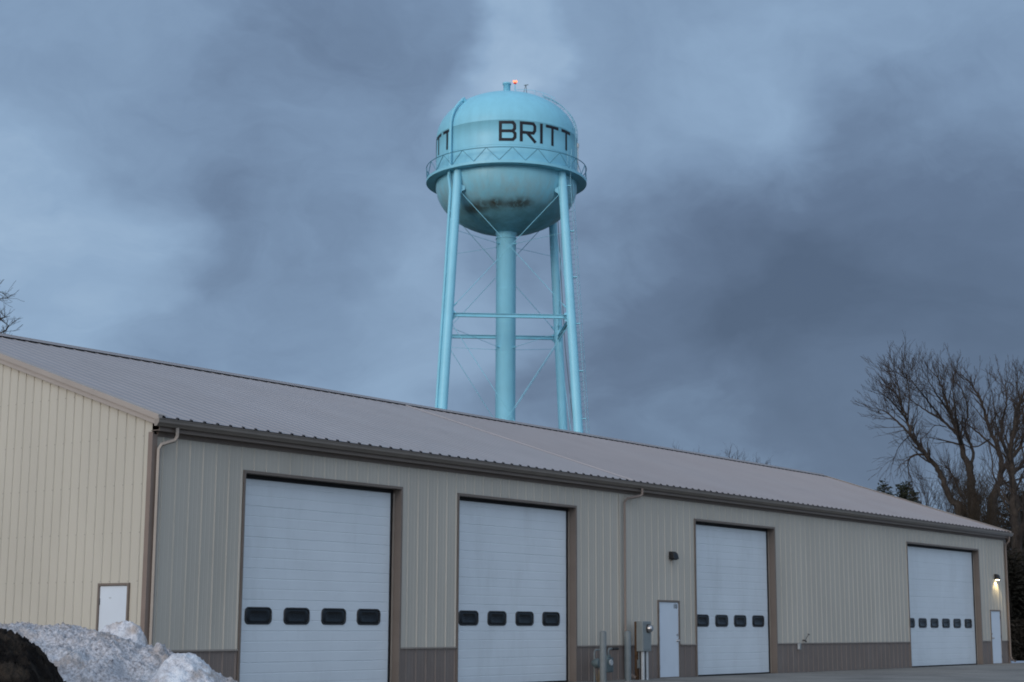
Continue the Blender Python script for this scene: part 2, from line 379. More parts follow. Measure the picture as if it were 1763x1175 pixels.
for i in range(nr):
    c = .045+i*.3437
    if c > LX+.05: break
    y = -.268; z = roofz(y)
    rc.add([(c-.026, y, z-.004), (c+.026, y, z-.004), (c+.011, y, z+.024), (c-.011, y, z+.024), (c-.034, y+.05, z+.012), (c+.034, y+.05, z+.012), (c+.011, y+.05, z+.041), (c-.011, y+.05, z+.041)],
           [(0, 1, 2, 3), (3, 2, 6, 7), (0, 3, 7, 4), (1, 5, 6, 2)])
rc.box(-.085, LX+.085, -.266, -.24, 5.155, 5.222)
rc.build('rib_end_shade', M['dark'], ROOF)
# ridge cap standing on the ribs; black strips paint in the shaded gaps under it
rd = MB(); zr = roofz(8); yl = 7.80
for s in (1, -1):
    Y = lambda y: y if s == 1 else 16-y
    q = [(xx, Y(y), zz) for xx in (-.1, LX+.1) for y, zz in ((yl, roofz(yl)+.040), (8.0, zr+.050), (8.0, zr+.058), (yl, roofz(yl)+.048))]
    rd.add(q, [(0, 1, 2, 3), (4, 7, 6, 5), (0, 4, 5, 1), (3, 2, 6, 7), (0, 3, 7, 4)])
rd.tube([(-.1, 8, zr+.055), (LX+.1, 8, zr+.055)], .022, 8)
RC = rd.build('ridge_cap', M['roof'], ROOF)
cl = MB()
i = 0
while .045+i*.3437 < LX-.3:
    c = .045+i*.3437; cl.box(c+.055, c+.3437-.055, 7.805, 7.83, roofz(7.805)+.002, roofz(7.805)+.037); i += 1
cl.build('ridge_gap_shade', M['dark'], RC)
# rake trim (two stepped layers following the slope)
for X, sg in ((0, -1), (LX, 1)):
    rk = MB(); rk2 = MB()
    for s in (0, 1):
        f = (lambda y: y) if s == 0 else (lambda y: 16-y)
        def slab(mb, xa, xb, dt, db):
            a, b = -.27, 8.0
            q = [(xx, f(y), roofz(y)+d) for xx in (xa, xb) for y, d in ((a, dt), (b, dt), (b, db), (a, db))]
            mb.add(q, [(0, 1, 2, 3), (4, 7, 6, 5), (0, 4, 5, 1), (1, 5, 6, 2), (2, 6, 7, 3), (3, 7, 4, 0)])
        slab(rk, X+sg*.115, X+sg*.02, .040, -.062); slab(rk2, X+sg*.085, X+sg*.0, -.068, -.165)
        slab(rk, X-sg*.06, X+sg*.105, .046, .036)
    o = rk.build('rake_trim', M['rake'], BLD); rk2.build('rake_fascia', M['rake'], o)
# downspouts
def spout(pts, m, wdt=.043):
    mb = MB(); mb.tube(pts, wdt, 4, True, False); return mb.build('downspout', m, BLD, bevel=.008)
spout([(.36, -.28, 5.06), (.36, -.28, 4.90), (.33, -.25, 4.82), (.12, -.12, 4.73), (.085, -.09, 4.64), (.085, -.09, .25), (.085, -.16, .12), (.085, -.32, .05)], M['spout'])
spout([(16.88, -.28, 5.06), (16.88, -.28, 4.90), (16.82, -.25, 4.85), (16.40, -.11, 4.76), (16.30, -.09, 4.66), (16.30, -.09, .30), (16.32, -.14, .17), (16.42, -.32, .06)], M['spoutb'])
spout([(44.72, -.28, 5.06), (44.72, -.25, 4.86), (44.74, -.12, 4.74), (44.75, -.09, 4.6), (44.75, -.09, .3), (44.78, -.13, .16), (44.95, -.2, .07)], M['spoutb'])

# garage doors
DY = .215
def rrect(cx, cz, w, h, r, n=6):
    out = []
    for sx, sz, a0 in ((1, 1, 0), (-1, 1, 90), (-1, -1, 180), (1, -1, 270)):
        for k in range(n+1):
            a = R(a0+90*k/n); out.append((cx+sx*(w/2-r)+r*math.cos(a), cz+sz*(h/2-r)+r*math.sin(a)))
    return out
def overhead(a, b, wins, label):
    d = MB(); x0, x1 = a+.03, b-.035; SH = DTOP/7
    # profiled face: shallow ribs every third of a section, a deeper joint per section
    P = [(0.02, 0)]
    for s in range(7):
        for k in range(3):
            z = s*SH+k*SH/3
            if k == 0 and s: P += [(z-.012, 0), (z-.004, .009), (z+.004, .009), (z+.012, 0)]
            elif k: P += [(z-.012, 0), (z-.004, .0045), (z+.006, .0045), (z+.016, 0)]
    P.append((DTOP-.05, 0))
    nx = 6; vs = []; wr = random.Random(int(a*10))
    for z, o in P:
        for i in range(nx+1):
            vs.append((x0+(x1-x0)*i/nx, DY+o+.0018*math.sin(z*6+i*1.7+a), z))
    d.add(vs, [(j*(nx+1)+i, j*(nx+1)+i+1, (j+1)*(nx+1)+i+1, (j+1)*(nx+1)+i) for j in range(len(P)-1) for i in range(nx)])
    d.box(x0, x1, DY+.02, DY+.055, .02, DTOP-.05)
    D = d.build('overhead_door', M['door'], BLD, label=label)
    se = MB(); se.box(b-.09, b-.03, DY-.02, DY+.0, .0, DTOP-.01); se.box(a+.003, a+.02, DY-.02, DY, 0, DTOP-.01); se.box(a+.02, b-.09, DY-.035, DY-.004, DTOP-.085, DTOP-.002); se.box(x0, x1, DY-.004, DY+.05, 0.0, .03)
    se.build('door_seal', M['seal'], D)
    jb = MB()
    for s, xx in ((1, a), (-1, b)):   # jamb return and face trim on both sides
        jb.box(min(xx, xx-s*.012), max(xx, xx-s*.012), -.002, .30, 0, DTOP)
        jb.box(min(xx-s*.048, xx+s*.004), max(xx-s*.048, xx+s*.004), -.036, -.003, 0, DTOP)
    jb.box(a-.048, b+.048, -.036, -.003, DTOP, DTOP+.055); jb.box(a, b, -.002, .30, DTOP, DTOP+.012)
    jb.build('door_frame', M['trim'], D)
    gu = MB(); gu.box(b-.03, b-.001, DY-.05, DY-.002, 0, DTOP-.09); gu.build('door_guide', M['spout'], D)
    for (wx0, wx1) in wins:
        cx, w = (wx0+wx1)/2, wx1-wx0; cz, h = 1.558, .35
        o_, i_ = rrect(cx, cz, w, h, .105), rrect(cx, cz, w-.075, h-.075, .075); q = len(o_)
        f = MB()
        f.add([(x, DY-.001, z) for x, z in o_]+[(x, DY-.022, z) for x, z in rrect(cx, cz, w-.015, h-.015, .10)]+[(x, DY-.022, z) for x, z in rrect(cx, cz, w-.06, h-.06, .08)]+[(x, DY-.006, z) for x, z in i_],
              [(r*q+k, r*q+(k+1) % q, (r+1)*q+(k+1) % q, (r+1)*q+k) for r in range(3) for k in range(q)], True)
        W = f.build('door_window', M['wframe'], D)
        p = MB(); rings = []   # acrylic pane slightly bowed
        for k_, (sc_, dy) in enumerate(((1, -.0055), (.85, -.026), (.6, -.004), (.3, -.003))):
            rings += [(cx+(x-cx)*sc_, DY+dy, cz+(z-cz)*sc_) for x, z in i_]
        p.add(rings+[(cx, DY-.003, cz)], [(r*q+k, r*q+(k+1) % q, (r+1)*q+(k+1) % q, (r+1)*q+k) for r in range(3) for k in range(q)]+[(3*q+k, 3*q+(k+1) % q, 4*q) for k in range(q)], True)
        p.build('pane', M['wglass'], W)
    return D
def overhead4(*a): pass
overhead(*GD[0], [(2.742, 3.497), (3.842, 4.603), (4.962, 5.724), (6.074, 6.836)], None)
overhead(*GD[1], [(9.592, 10.346), (10.706, 11.45), (11.822, 12.57), (12.945, 13.696)], None)
overhead(*GD[2], [(20.46, 21.207), (21.585, 22.329), (22.698, 23.442), (23.825, 24.569)], None)
overhead(*GD[3], [(35.29, 36.005), (36.375, 37.09), (37.47, 38.185), (38.57, 39.285), (39.67, 40.385), (40.79, 41.505)], None)

# pedestrian doors
def text(s, size, m, name, parent, fn, depth=.004, offset=0):
    cu = bpy.data.curves.new(name, 'FONT'); cu.body = s; cu.size = size; cu.align_x = 'CENTER'; cu.extrude = depth; cu.offset = offset
    t = bpy.data.objects.new('tmp', cu); COL.objects.link(t); bpy.context.view_layer.update()
    me = bpy.data.meshes.new_from_object(t.evaluated_get(bpy.context.evaluated_depsgraph_get())); bpy.data.objects.remove(t)
    for v in me.vertices: v.co = Vector(fn(*v.co))
    me.materials.clear(); me.materials.append(m); o = bpy.data.objects.new(name, me); COL.objects.link(o); o.parent = parent; return o
def pdoor(a, b, knob_right, number=None, hinge_left=True):
    s = MB(); s.box(a+.05, b-.05, -.012, .03, .02, 2.045); D = s.build('entry_door', M['slab'], BLD, bevel=.003)
    f = MB(); f.box(a, a+.048, -.038, .03, 0, 2.05); f.box(b-.048, b, -.038, .03, 0, 2.05); f.box(a, b, -.038, .03, 2.05, 2.10); f.box(a+.05, b-.05, -.02, .03, 0, .018)
    f.build('door_frame', M['trim'], D)
    hg = MB(); hx = a+.052 if knob_right else b-.052
    for z in (.28, 1.05, 1.80): hg.mark(); hg.tube([(hx, -.022, z-.06), (hx, -.022, z+.06)], .016, 8)
    hg.pieces('hinge', M['hinge'], D)
    kx = b-.13 if knob_right else a+.13
    kn = MB(); kn.tube([(kx, -.012, 1.0), (kx, -.05, 1.0)], [.04, .022], 12); kn.tube([(kx, -.045, 1.0), (kx, -.058, 1.0), (kx, -.085, 1.0), (kx, -.10, 1.0)], [.02, .032, .034, .015], 14)
    lk = MB(); lk.tube([(kx, -.012, 1.16), (kx, -.036, 1.16)], .030, 14); lk.build('deadbolt', M['chrome'], D)
    kn.build('door_knob', M['chrome'], D)
    if number: text(number, .16, M['ink'], 'house_number', D, lambda x, y, z: (b-.215+x*.80, -.016-abs(z), 1.885+y), .002, .006)
    return D
pdoor(*PD[0], True, '113'); pdoor(*PD[1], False)
# gable door
s = MB(); s.box(-.014, .03, .50, 1.30, .02, 2.09); GDR = s.build('entry_door', M['slab'], BLD, bevel=.003)
f = MB(); f.box(-.040, .03, .452, .498, 0, 2.10); f.box(-.040, .03, 1.302, 1.348, 0, 2.10); f.box(-.040, .03, .452, 1.348, 2.10, 2.145); f.build('door_frame', M['trim'], GDR)
hg = MB()
for z in (.28, 1.05, 1.80): hg.mark(); hg.tube([(-.024, 1.297, z-.06), (-.024, 1.297, z+.06)], .015, 8)
hg.pieces('hinge', M['hinge'], GDR)
hg = MB()
for y in (.98, 1.02): hg.mark(); hg.tube([(-.0145, y, 1.87), (-.019, y, 1.87)], .012, 8)
hg.pieces('screw_mark', M['conduit'], GDR)
kn = MB(); kn.tube([(-.012, .58, 1.0), (-.05, .58, 1.0), (-.09, .58, 1.0)], [.035, .02, .033], 12); kn.build('door_knob', M['chrome'], GDR)

# ------------------------------------------------------------------ wall fixtures
def wall_pack(x, z, lit, label):
    r = empty('wall_light', (x, -.02, z), label=label, cat='wall light', group='cut-off wall lights beside the entry doors')
    h = MB(); h.add([(-.13, 0, -.11), (.13, 0, -.11), (.13, 0, .11), (-.13, 0, .11), (-.13, -.17, -.10), (.13, -.17, -.10), (.12, -.13, .06), (-.12, -.13, .06), (-.12, -.06, .11), (.12, -.06, .11)],
                    [(3, 2, 1, 0), (4, 5, 6, 7), (7, 6, 9, 8), (8, 9, 2, 3), (0, 1, 5, 4), (0, 4, 7, 8, 3), (1, 2, 9, 6, 5)])
    h.build('housing', M['black'], r, bevel=.008)
    l = MB(); l.box(-.09, .09, -.14, -.03, -.125, -.108)
    l.build('lens', emit('lit warm lens', (1.0, .86, .55), 9.0) if lit else M['wglass'], r, bevel=.004)
    if lit:
        lp = bpy.data.lights.new('lamp_light', 'SPOT'); lp.energy = 34; lp.color = (1, .80, .42); lp.spot_size = R(120); lp.spot_blend = .6; lp.shadow_soft_size = .03
        lo = bpy.data.objects.new('lamp_light', lp); COL.objects.link(lo); lo.parent = r; lo.location = (0, -.10, -.14); lo.rotation_euler = (R(14), 0, 0)
wall_pack(18.80, 3.335, False, 'unlit black wall light above the door numbered 113')
wall_pack(43.66, 3.40, True, 'lit black wall light glowing warm above the farthest entry door')

fc = empty('hose_tap', (26.75, -.02, 1.0), label='small metal hose tap on the wall right of the third overhead door', cat='tap')
b_ = MB(); b_.tube([(-.06, 0, -.02), (-.06, -.09, -.03), (-.08, -.12, -.07)], .026, 8); b_.build('spigot', M['hinge'], fc)
b_ = MB(); b_.tube([(-.02, -.07, .0), (.07, -.10, .10), (.14, -.10, .17)], .011, 6); b_.tube([(.10, -.10, .175), (.20, -.10, .15)], .018, 6); b_.build('lever_handle', M['hinge'], fc)
oc = empty('outlet_box', (26.36, -.02, .79), label='small grey outlet box on the brown wainscot below left of the hose tap', cat='outlet')
b_ = MB(); b_.box(-.055, .055, -.07, .005, -.09, .09); b_.build('housing', M['conduit'], oc, bevel=.008)
b_ = MB(); b_.box(-.045, .03, -.085, -.071, -.075, .075); b_.build('cover_flap', M['meterb'], oc, bevel=.004)

# electric meter on its post and conduits
em = empty('electric_meter', (16.62, -.42, 0), label='grey electric meter cabinet with round glass meter on pale conduits beside the downspout', cat='electric meter')
b_ = MB(); b_.box(-.22, .20, -.14, .06, .735, 1.515); b_.build('cabinet', M['meterb'], em, bevel=.012)
b_ = MB(); b_.mark(); b_.box(-.20, .18, -.150, -.141, .78, 1.20); b_.mark(); b_.box(-.16, .14, -.152, -.1505, 1.44, 1.48); b_.pieces('cover_panel', M['meterb'], em, bevel=.003)
b_ = MB(); b_.tube([(.06, -.14, 1.33), (.06, -.17, 1.33)], .115, 24); b_.build('meter_ring', M['hinge'], em)
b_ = MB(); b_.tube([(.06, -.171, 1.33), (.06, -.24, 1.33), (.06, -.275, 1.33)], [.095, .088, .055], 24); b_.build('meter_glass', M['chrome'], em)
for xx in (-.10, .09):
    b_ = MB(); b_.tube([(xx, -.06, -.05), (xx, -.06, .734)], .048, 12); b_.build('conduit', M['conduit'], em)
b_ = MB(); b_.tube([(0.0, -.07, -.05), (0.0, -.07, .734)], .012, 6); b_.build('ground_wire', M['ink'], em)
b_ = MB(); b_.mark(); b_.box(-.175, -.08, .065, .15, -.05, 1.51); b_.mark(); b_.box(.10, .20, .07, .15, -.05, 1.50); b_.pieces('wood_post', M['wood'], em, bevel=.005)
b_ = MB(); b_.mark(); b_.box(-.079, .099, .07, .15, .80, .92); b_.mark(); b_.box(-.079, .099, .07, .15, 1.30, 1.42); b_.pieces('cross_board', M['wood'], em, bevel=.005)
b_ = MB(); b_.box(-.20, -.12, .0, .06, .30, .52); b_.tube([(-.16, .03, .52), (-.16, .03, .74)], .014, 6); b_.build('junction_box', M['grayp'], em, bevel=.005)

# bollards
def bollard(x, y, label):
    r = empty('bollard', (x, y, 0), label=label, cat='bollard', group='grey steel bollards guarding the meters')
    b_ = MB(); b_.lathe([(.084, -.05), (.084, 1.235), (.080, 1.245)], 28); b_.build('post', M['grayp'], r)
    b_ = MB(); b_.lathe([(.080, 1.245), (.06, 1.258), (.03, 1.268), (0.0, 1.27)], 28); b_.build('domed_cap', M['grayp'], r)
    b_ = MB(); b_.lathe([(.12, .001), (.12, .012), (.0845, .02)], 28); b_.build('collar', M['concrete'], r)
bollard(13.85, -1.0, 'grey steel bollard in front of the gas meter, nearest the second overhead door')
bollard(14.98, -1.0, 'grey steel bollard in front of the brown downspout, left of the electric meter')

# gas meter
gm_ = empty('gas_meter', (14.85, -.35, 0), label='grey green gas meter with pipes low on the brown wainscot behind a bollard', cat='gas meter')
b_ = MB(); b_.box(.0, .30, -.12, .10, .22, .60); b_.tube([(.15, -.01, .60), (.15, -.01, .66)], .10, 16); b_.build('meter_body', M['gas'], gm_, bevel=.035)
b_ = MB(); b_.tube([(.15, -.121, .47), (.15, -.15, .47)], .075, 18); b_.build('dial', M['conduit'], gm_)
b_ = MB(); b_.tube([(-.42, -.16, .46), (-.42, -.08, .46), (-.42, .05, .46)], [.10, .125, .07], 20); b_.build('regulator', M['gas'], gm_)
b_ = MB(); b_.tube([(-.42, 0, -.05), (-.42, 0, .40)], .025, 8); b_.tube([(-.42, 0, .52), (-.42, 0, .74), (-.36, 0, .79), (.02, 0, .79), (.08, 0, .74), (.08, 0, .66)], .024, 8)
b_.tube([(.22, 0, .66), (.22, 0, .77), (.28, 0, .81), (.72, .05, .81), (.72, .33, .81)], .026, 8); b_.build('pipe', M['grayp'], gm_)
b_ = MB(); b_.tube([(.42, 0, .81), (.72, .03, .81)], .034, 8); b_.build('valve', M['black'], gm_)
wd_ = MB(); rr = random.Random(5)
for k in range(26):
    a = rr.uniform(0, 6.28); h = rr.uniform(.12, .36); l = rr.uniform(.02, .16)
    wd_.tube([(0.03*math.cos(a), .03*math.sin(a), 0), (l*.5*math.cos(a), l*.5*math.sin(a), h*.6), (l*math.cos(a), l*math.sin(a), h)], [.005, .004, .002], 3)
o = wd_.build('dry_weed', M['straw'], label='dry straw coloured weed at the foot of the bollard by the gas meter', cat='plant'); o.location = (14.2, -.62, 0)

# ------------------------------------------------------------------ water tower
DT = 105.0
tb = bearing_dir(870.7, 560); tb2 = tb[:2]/np.linalg.norm(tb[:2])
TC = CAM[:2]+tb2*DT
TYAW = math.atan2(tb2[0], tb2[1])
TW = empty('water_tower', (TC[0], TC[1], 0), -TYAW, label='pale blue water tower on four legs lettered BRITT rising behind the shed roof', cat='water tower')
def pol(phi, r, z): a = R(phi); return (r*math.sin(a), -r*math.cos(a), z)
# paint with rust stains on the bowl
STAINS = [(-10, 28.15, .95, 1.0), (-12, 28.25, .34, 1.0), (3, 28.1, .5, .55), (11, 28.15, 1.0, 1.0), (20, 28.25, .8, .8), (-27, 28.1, 1.1, .85), (-40, 28.0, .9, .9), (-33, 27.5, .6, .5), (-52, 28.1, .9, .35), (36, 28.1, .9, .3)]
def towerpaint(name, rust=False, base=(.135, .42, .52)):
    m = mat(name, base, .42, .05, .8, .4, bump=.08, bscale=2.0)
    nt = m.node_tree; b = nt.nodes['Principled BSDF']; src = b.inputs['Base Color'].links[0].from_socket
    t = N(nt, 'ShaderNodeTexCoord')
    def mixin(cur, colr, fac):
        mx = N(nt, 'ShaderNodeMix'); mx.data_type = 'RGBA'; L(nt, fac, mx.inputs['Factor']); L(nt, cur, mx.inputs['A']); mx.inputs['B'].default_value = (*colr, 1); return mx.outputs['Result']
    def band(v, a, b_, c, d):
        u = N(nt, 'ShaderNodeMapRange'); u.interpolation_type = 'SMOOTHSTEP'; L(nt, v, u.inputs['Value']); u.inputs['From Min'].default_value = a; u.inputs['From Max'].default_value = b_
        q = N(nt, 'ShaderNodeMapRange'); q.interpolation_type = 'SMOOTHSTEP'; L(nt, v, q.inputs['Value']); q.inputs['From Min'].default_value = d; q.inputs['From Max'].default_value = c
        return fmath('MULTIPLY', u.outputs[0], q.outputs[0], nt=nt)
    def nse(scale, lo, hi, stretch=(1, 1, 1), det=6, loc=(0, 0, 0)):
        mp = N(nt, 'ShaderNodeMapping'); mp.inputs['Scale'].default_value = stretch; mp.inputs['Location'].default_value = loc; L(nt, t.outputs['Object'], mp.inputs[0])
        n = N(nt, 'ShaderNodeTexNoise'); n.inputs['Scale'].default_value = scale; n.inputs['Detail'].default_value = det; n.inputs['Roughness'].default_value = .65; L(nt, mp.outputs[0], n.inputs['Vector'])
        r = N(nt, 'ShaderNodeMapRange'); L(nt, n.outputs['Fac'], r.inputs['Value']); r.inputs['From Min'].default_value = lo; r.inputs['From Max'].default_value = hi; return r.outputs[0]
    # vertical rain streaks
    cur = mixin(src, tuple(c*.78 for c in base), fmath('MULTIPLY', nse(2.2, .45, .75, (1, 1, .08)), .35, nt=nt))
    if rust:
        sp = N(nt, 'ShaderNodeSeparateXYZ'); L(nt, t.outputs['Object'], sp.inputs[0]); z = sp.outputs['Z']
        # general grime under the bowl, chalky streaks on its flank
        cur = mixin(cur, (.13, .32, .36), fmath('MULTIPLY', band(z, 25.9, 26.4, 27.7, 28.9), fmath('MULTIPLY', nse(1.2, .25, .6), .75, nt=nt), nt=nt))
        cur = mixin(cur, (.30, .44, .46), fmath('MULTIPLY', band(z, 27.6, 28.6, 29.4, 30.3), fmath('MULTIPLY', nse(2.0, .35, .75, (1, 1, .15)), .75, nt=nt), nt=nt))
        cut = nse(2.6, .30, .52, (1, 1, .30), 8)
        for (ph, zz, rad, amt) in STAINS:
            rr_ = 4.7*math.sqrt(max(0, 1-((30.2-zz)/3.2)**2)); a_ = R(ph); c_ = (rr_*math.sin(a_), -rr_*math.cos(a_), zz)
            ds = vmath('MULTIPLY', vmath('SUBTRACT', t.outputs['Object'], c_, nt=nt).outputs[0], (1, 1, 1.7), nt=nt)
            ln = vmath('LENGTH', ds.outputs[0], nt=nt).outputs['Value']
            q = N(nt, 'ShaderNodeMapRange'); q.interpolation_type = 'SMOOTHSTEP'; L(nt, ln, q.inputs['Value']); q.inputs['From Min'].default_value = rad; q.inputs['From Max'].default_value = rad*.15; q.inputs['To Max'].default_value = amt*.8
            cur = mixin(cur, (.060, .045, .022), fmath('MULTIPLY', q.outputs[0], cut, nt=nt))
    L(nt, cur, b.inputs['Base Color'])
    return m
BASE = (.245, .60, .735)
TP = towerpaint('tower paint', False, BASE); TPL = towerpaint('leg paint', False, (.28, .66, .81)); TPR = towerpaint('tower paint with rust', True, BASE)
TA, ZB, ZS, DB, DD = 4.70, 30.2, 33.4, 3.2, 3.15
prof = [(TA*math.sin(a), ZB-DB*math.cos(a)) for a in np.linspace(.04, math.pi/2, 40)]
bowl = MB(); bowl.lathe(prof, 128); bowl.build('bowl', TPR, TW)
prof = [(TA, ZB), (TA, 31.2), (TA, 32.3), (TA, ZS-.03), (TA+.012, ZS-.02), (TA+.012, ZS+.02)]+[(TA*math.cos(a), ZS+DD*math.sin(a)) for a in np.linspace(.03, math.pi/2-.01, 40)]
shell = MB(); shell.lathe(prof, 128); shell.build('tank_shell', TP, TW)
seam = MB()
for k in range(12):
    p = 15+30*k; seam.tube([pol(p, (TA*math.sin(a))+.004, ZB-DB*math.cos(a)) for a in np.linspace(.2, math.pi/2, 16)], .010, 4)
seam.lathe([(TA+.002, 31.75), (TA+.012, 31.76), (TA+.012, 31.79), (TA+.002, 31.80)], 128)
seam.build('weld_seam', TPR, TW)
# vent, davit, beacon
v = MB(); ap_ = ZS+DD; v.lathe([(.235, ap_-.05), (.235, ap_+.78), (.29, ap_+.79), (.29, ap_+.90), (.0, ap_+.93)], 28); v.build('roof_vent', TP, TW)
v = MB(); v.tube([(.55, -.1, ap_-.1), (.55, -.1, ap_+.80)], .035, 8); v.build('beacon_post', TP, TW)
bc = MB(); bc.lathe([(.0, ap_+.82), (.105, ap_+.84), (.105, ap_+.9), (.0, ap_+.92)], 14, c=(.55, -.1)); BC = bc.build('beacon_base', emit('beacon_red_base', (.55, .03, .02), .6), TW)
for s in (-.075, .075):
    q = MB(); q.lathe([(.0, ap_+.92), (.05, ap_+.93), (.054, ap_+1.0), (.04, ap_+1.05), (0, ap_+1.08)], 12, c=(.55+s, -.1)); q.build('beacon_lamp', emit('beacon red light', (1.0, .15, .04), 4), BC)
v = MB(); v.bar((1.02, 0, ap_-.2), (1.27, 0, ap_+.78), .022); v.bar((1.38, 0, ap_-.25), (1.29, 0, ap_+.78), .022); v.bar((1.15, 0, ap_+.76), (1.45, 0, ap_+.80), .026); v.build('davit', M['gas'], TW)
# balcony
bl = MB(); bl.lathe([(TA, 30.38), (5.30, 30.38), (5.345, 30.38), (5.345, 30.56), (5.30, 30.56), (5.30, 30.42), (TA, 30.42)], 128, smooth=False)
bl.build('balcony', TP, TW)
rl = MB(); RR = 5.33; nseg = 120
ring = [pol(360*k/nseg, RR, 31.40) for k in range(nseg+1)]
rl.tube(ring, .030, 6, False); 
for k in range(20):
    p0 = k*18+4.0
    rl.bar(pol(p0-9, RR, 30.55), pol(p0, RR, 31.40), .028, 5); rl.bar(pol(p0, RR, 31.40), pol(p0+9, RR, 30.55), .020, 5)
rl.build('railing', towerpaint('railing paint', False, (.095, .28, .37)), TW)
# riser
rs = MB(); rs.lathe([(.655, -.2), (.655, 26.9), (.80, 27.15)], 48); rs.lathe([(.92, 27.18), (.92, 27.28), (.7, 27.3)], 48); 
for z in (9.5, 14.2, 18.9, 23.2): rs.lathe([(.656, z), (.664, z+.01), (.664, z+.04), (.656, z+.05)], 48)
rs.lathe([(.66, 26.62), (.70, 26.63), (.70, 26.70), (.66, 26.71)], 48); rs.build('riser_pipe', TPL, TW)
# legs
ROT = 4.0
def legc(i, z): return np.array(pol(45+90*i+ROT, 4.77+(30.2-z)*.0765, z))   # 0: near right, 1: far right, 2: far left, 3: near left
for i in range(4):
    l = MB(); l.tube([legc(i, -.2), legc(i, 20.7), legc(i, 29.6), legc(i, 30.38)], [.30, .295, .28, .25], 24); l.build('leg', TPL, TW)
    c = legc(i, 0); f = MB(); f.lathe([(.9, -.1), (.9, .25), (.35, .3)], 20, c=(c[0], c[1])); f.build('footing', M['concrete'], TW)
ZST = 20.75; ZL = 7.0
for i in range(4):
    j = (i+1) % 4
    for z in (ZST, ZL):
        a, b_ = legc(i, z), legc(j, z); m_ = MB()
        d = (b_-a)/np.linalg.norm(b_-a); nrm = np.array([-d[1], d[0], 0])
        a2, b2 = a+d*.27, b_-d*.27
        for zz, hw in ((.11, .10), (-.11, .10)):
            q = [a2+nrm*hw+[0, 0, zz+.012], a2-nrm*hw+[0, 0, zz+.012], b2-nrm*hw+[0, 0, zz+.012], b2+nrm*hw+[0, 0, zz+.012]]
            q += [p-np.array([0, 0, .024]) for p in q]; m_.add(q, [(0, 1, 2, 3), (7, 6, 5, 4), (0, 3, 7, 4), (1, 5, 6, 2), (0, 4, 5, 1), (3, 2, 6, 7)])
        q = [a2+nrm*.012+[0, 0, .098], a2-nrm*.012+[0, 0, .098], b2-nrm*.012+[0, 0, .098], b2+nrm*.012+[0, 0, .098]]
        q += [p-np.array([0, 0, .196]) for p in q]; m_.add(q, [(0, 1, 2, 3), (7, 6, 5, 4), (0, 3, 7, 4), (1, 5, 6, 2)])
        m_.build('strut', TP, TW)
    for z0, z1 in ((29.15, ZST+.25), (ZST-.25, ZL+.25)):
        for p, q in ((i, j), (j, i)):
            m_ = MB(); a, b_ = legc(p, z0), legc(q, z1); d = (b_-a)/np.linalg.norm(b_-a); up_ = .02 if p == i else -.02
            m_.tube([a+d*.25, b_-d*.25], .021, 6); mid = a+d*.25; m_.tube([b_-d*.75, b_-d*.42], .055, 6); m_.tube([a+d*.2, a+d*.42], .06, 6)
            m_.build('brace_rod', TP, TW)
for z, zz in ((26.35, 26.2), (20.0, 19.2), (12.5, 12.0)):
    for i in range(4):
        a = legc(i, z); b_ = np.array([0, 0, zz]); d = (b_-a)/np.linalg.norm(b_-a); L_ = np.linalg.norm(b_-a)
        m_ = MB(); m_.tube([a+d*.25, a+d*(L_-.62)], .014, 6); m_.tube([a+d*(L_-.90), a+d*(L_-.6)], .05, 6); m_.build('tie_rod', TP, TW)
gs = MB()
for i in range(4):
    c = legc(i, ZST); t = np.array([c[0], c[1], 0]); t /= np.linalg.norm(t)
    for s in (45, -45):
        a = R(s); d = -np.array([t[0]*math.cos(a)-t[1]*math.sin(a), t[0]*math.sin(a)+t[1]*math.cos(a), 0]); n_ = np.array([-d[1], d[0], 0])*.012
        for c2, hh in ((legc(i, ZST), .42), (legc(i, 29.15), .30)):
            q = [c2+d*.2+[0, 0, hh]+n_, c2+d*.52+[0, 0, .1]+n_, c2+d*.52-[0, 0, .1]+n_, c2+d*.2-[0, 0, hh]+n_]; q += [p-2*n_ for p in q]
            gs.add(q, [(0, 1, 2, 3), (7, 6, 5, 4), (0, 4, 5, 1), (1, 5, 6, 2), (2, 6, 7, 3)])
gs.build('gusset_plate', TP, TW)
# ladder up the near right leg
def ladder(path, width_dir, wd, step, name, r=.022):
    m_ = MB()
    A = [np.array(p)+np.array(w)*wd/2 for p, w in zip(path, width_dir)]; B = [np.array(p)-np.array(w)*wd/2 for p, w in zip(path, width_dir)]
    m_.tube(A, r, 5); m_.tube(B, r, 5)
    acc_ = 0
    for k in range(len(path)-1):
        Ls = np.linalg.norm(A[k+1]-A[k]); t_ = -acc_
        while t_ < Ls:
            if t_ >= 0:
                f_ = t_/Ls; m_.tube([A[k]*(1-f_)+A[k+1]*f_, B[k]*(1-f_)+B[k+1]*f_], .012, 4, False)
            t_ += step
        acc_ = Ls-(t_-step)
    return m_
out = np.array([math.cos(R(25)), -math.sin(R(25))*0+.25, 0]); out /= np.linalg.norm(out)
wdv = np.array([.55, -.83, 0]); wdv /= np.linalg.norm(wdv)
zs_ = [.3, 10, 20.7, 29.9, 31.9]
path = [legc(0, z)+out*.42 if z < 30 else legc(0, 29.9)+out*.50+np.array([.0, 0, z-29.9]) for z in zs_]
lm = ladder(path, [wdv]*5, .42, .32, 'ladder', .018); LD = lm.build('ladder', towerpaint('ladder paint', False, (.24, .50, .60)), TW)
br = MB()
for z in np.arange(2, 30, 3.05): a = legc(0, z); br.mark(); br.bar(a+out*.28, a+out*.40+wdv*.22, .028, 5); br.bar(a+out*.28, a+out*.40-wdv*.22, .028, 5); br.box(*(a[0]+np.array([.25, .55])), *(a[1]+np.array([-.1, .1])), z-.03, z+.03)
br.pieces('ladder_bracket', TP, LD)
cg = MB()   # safety rail line beside the ladder
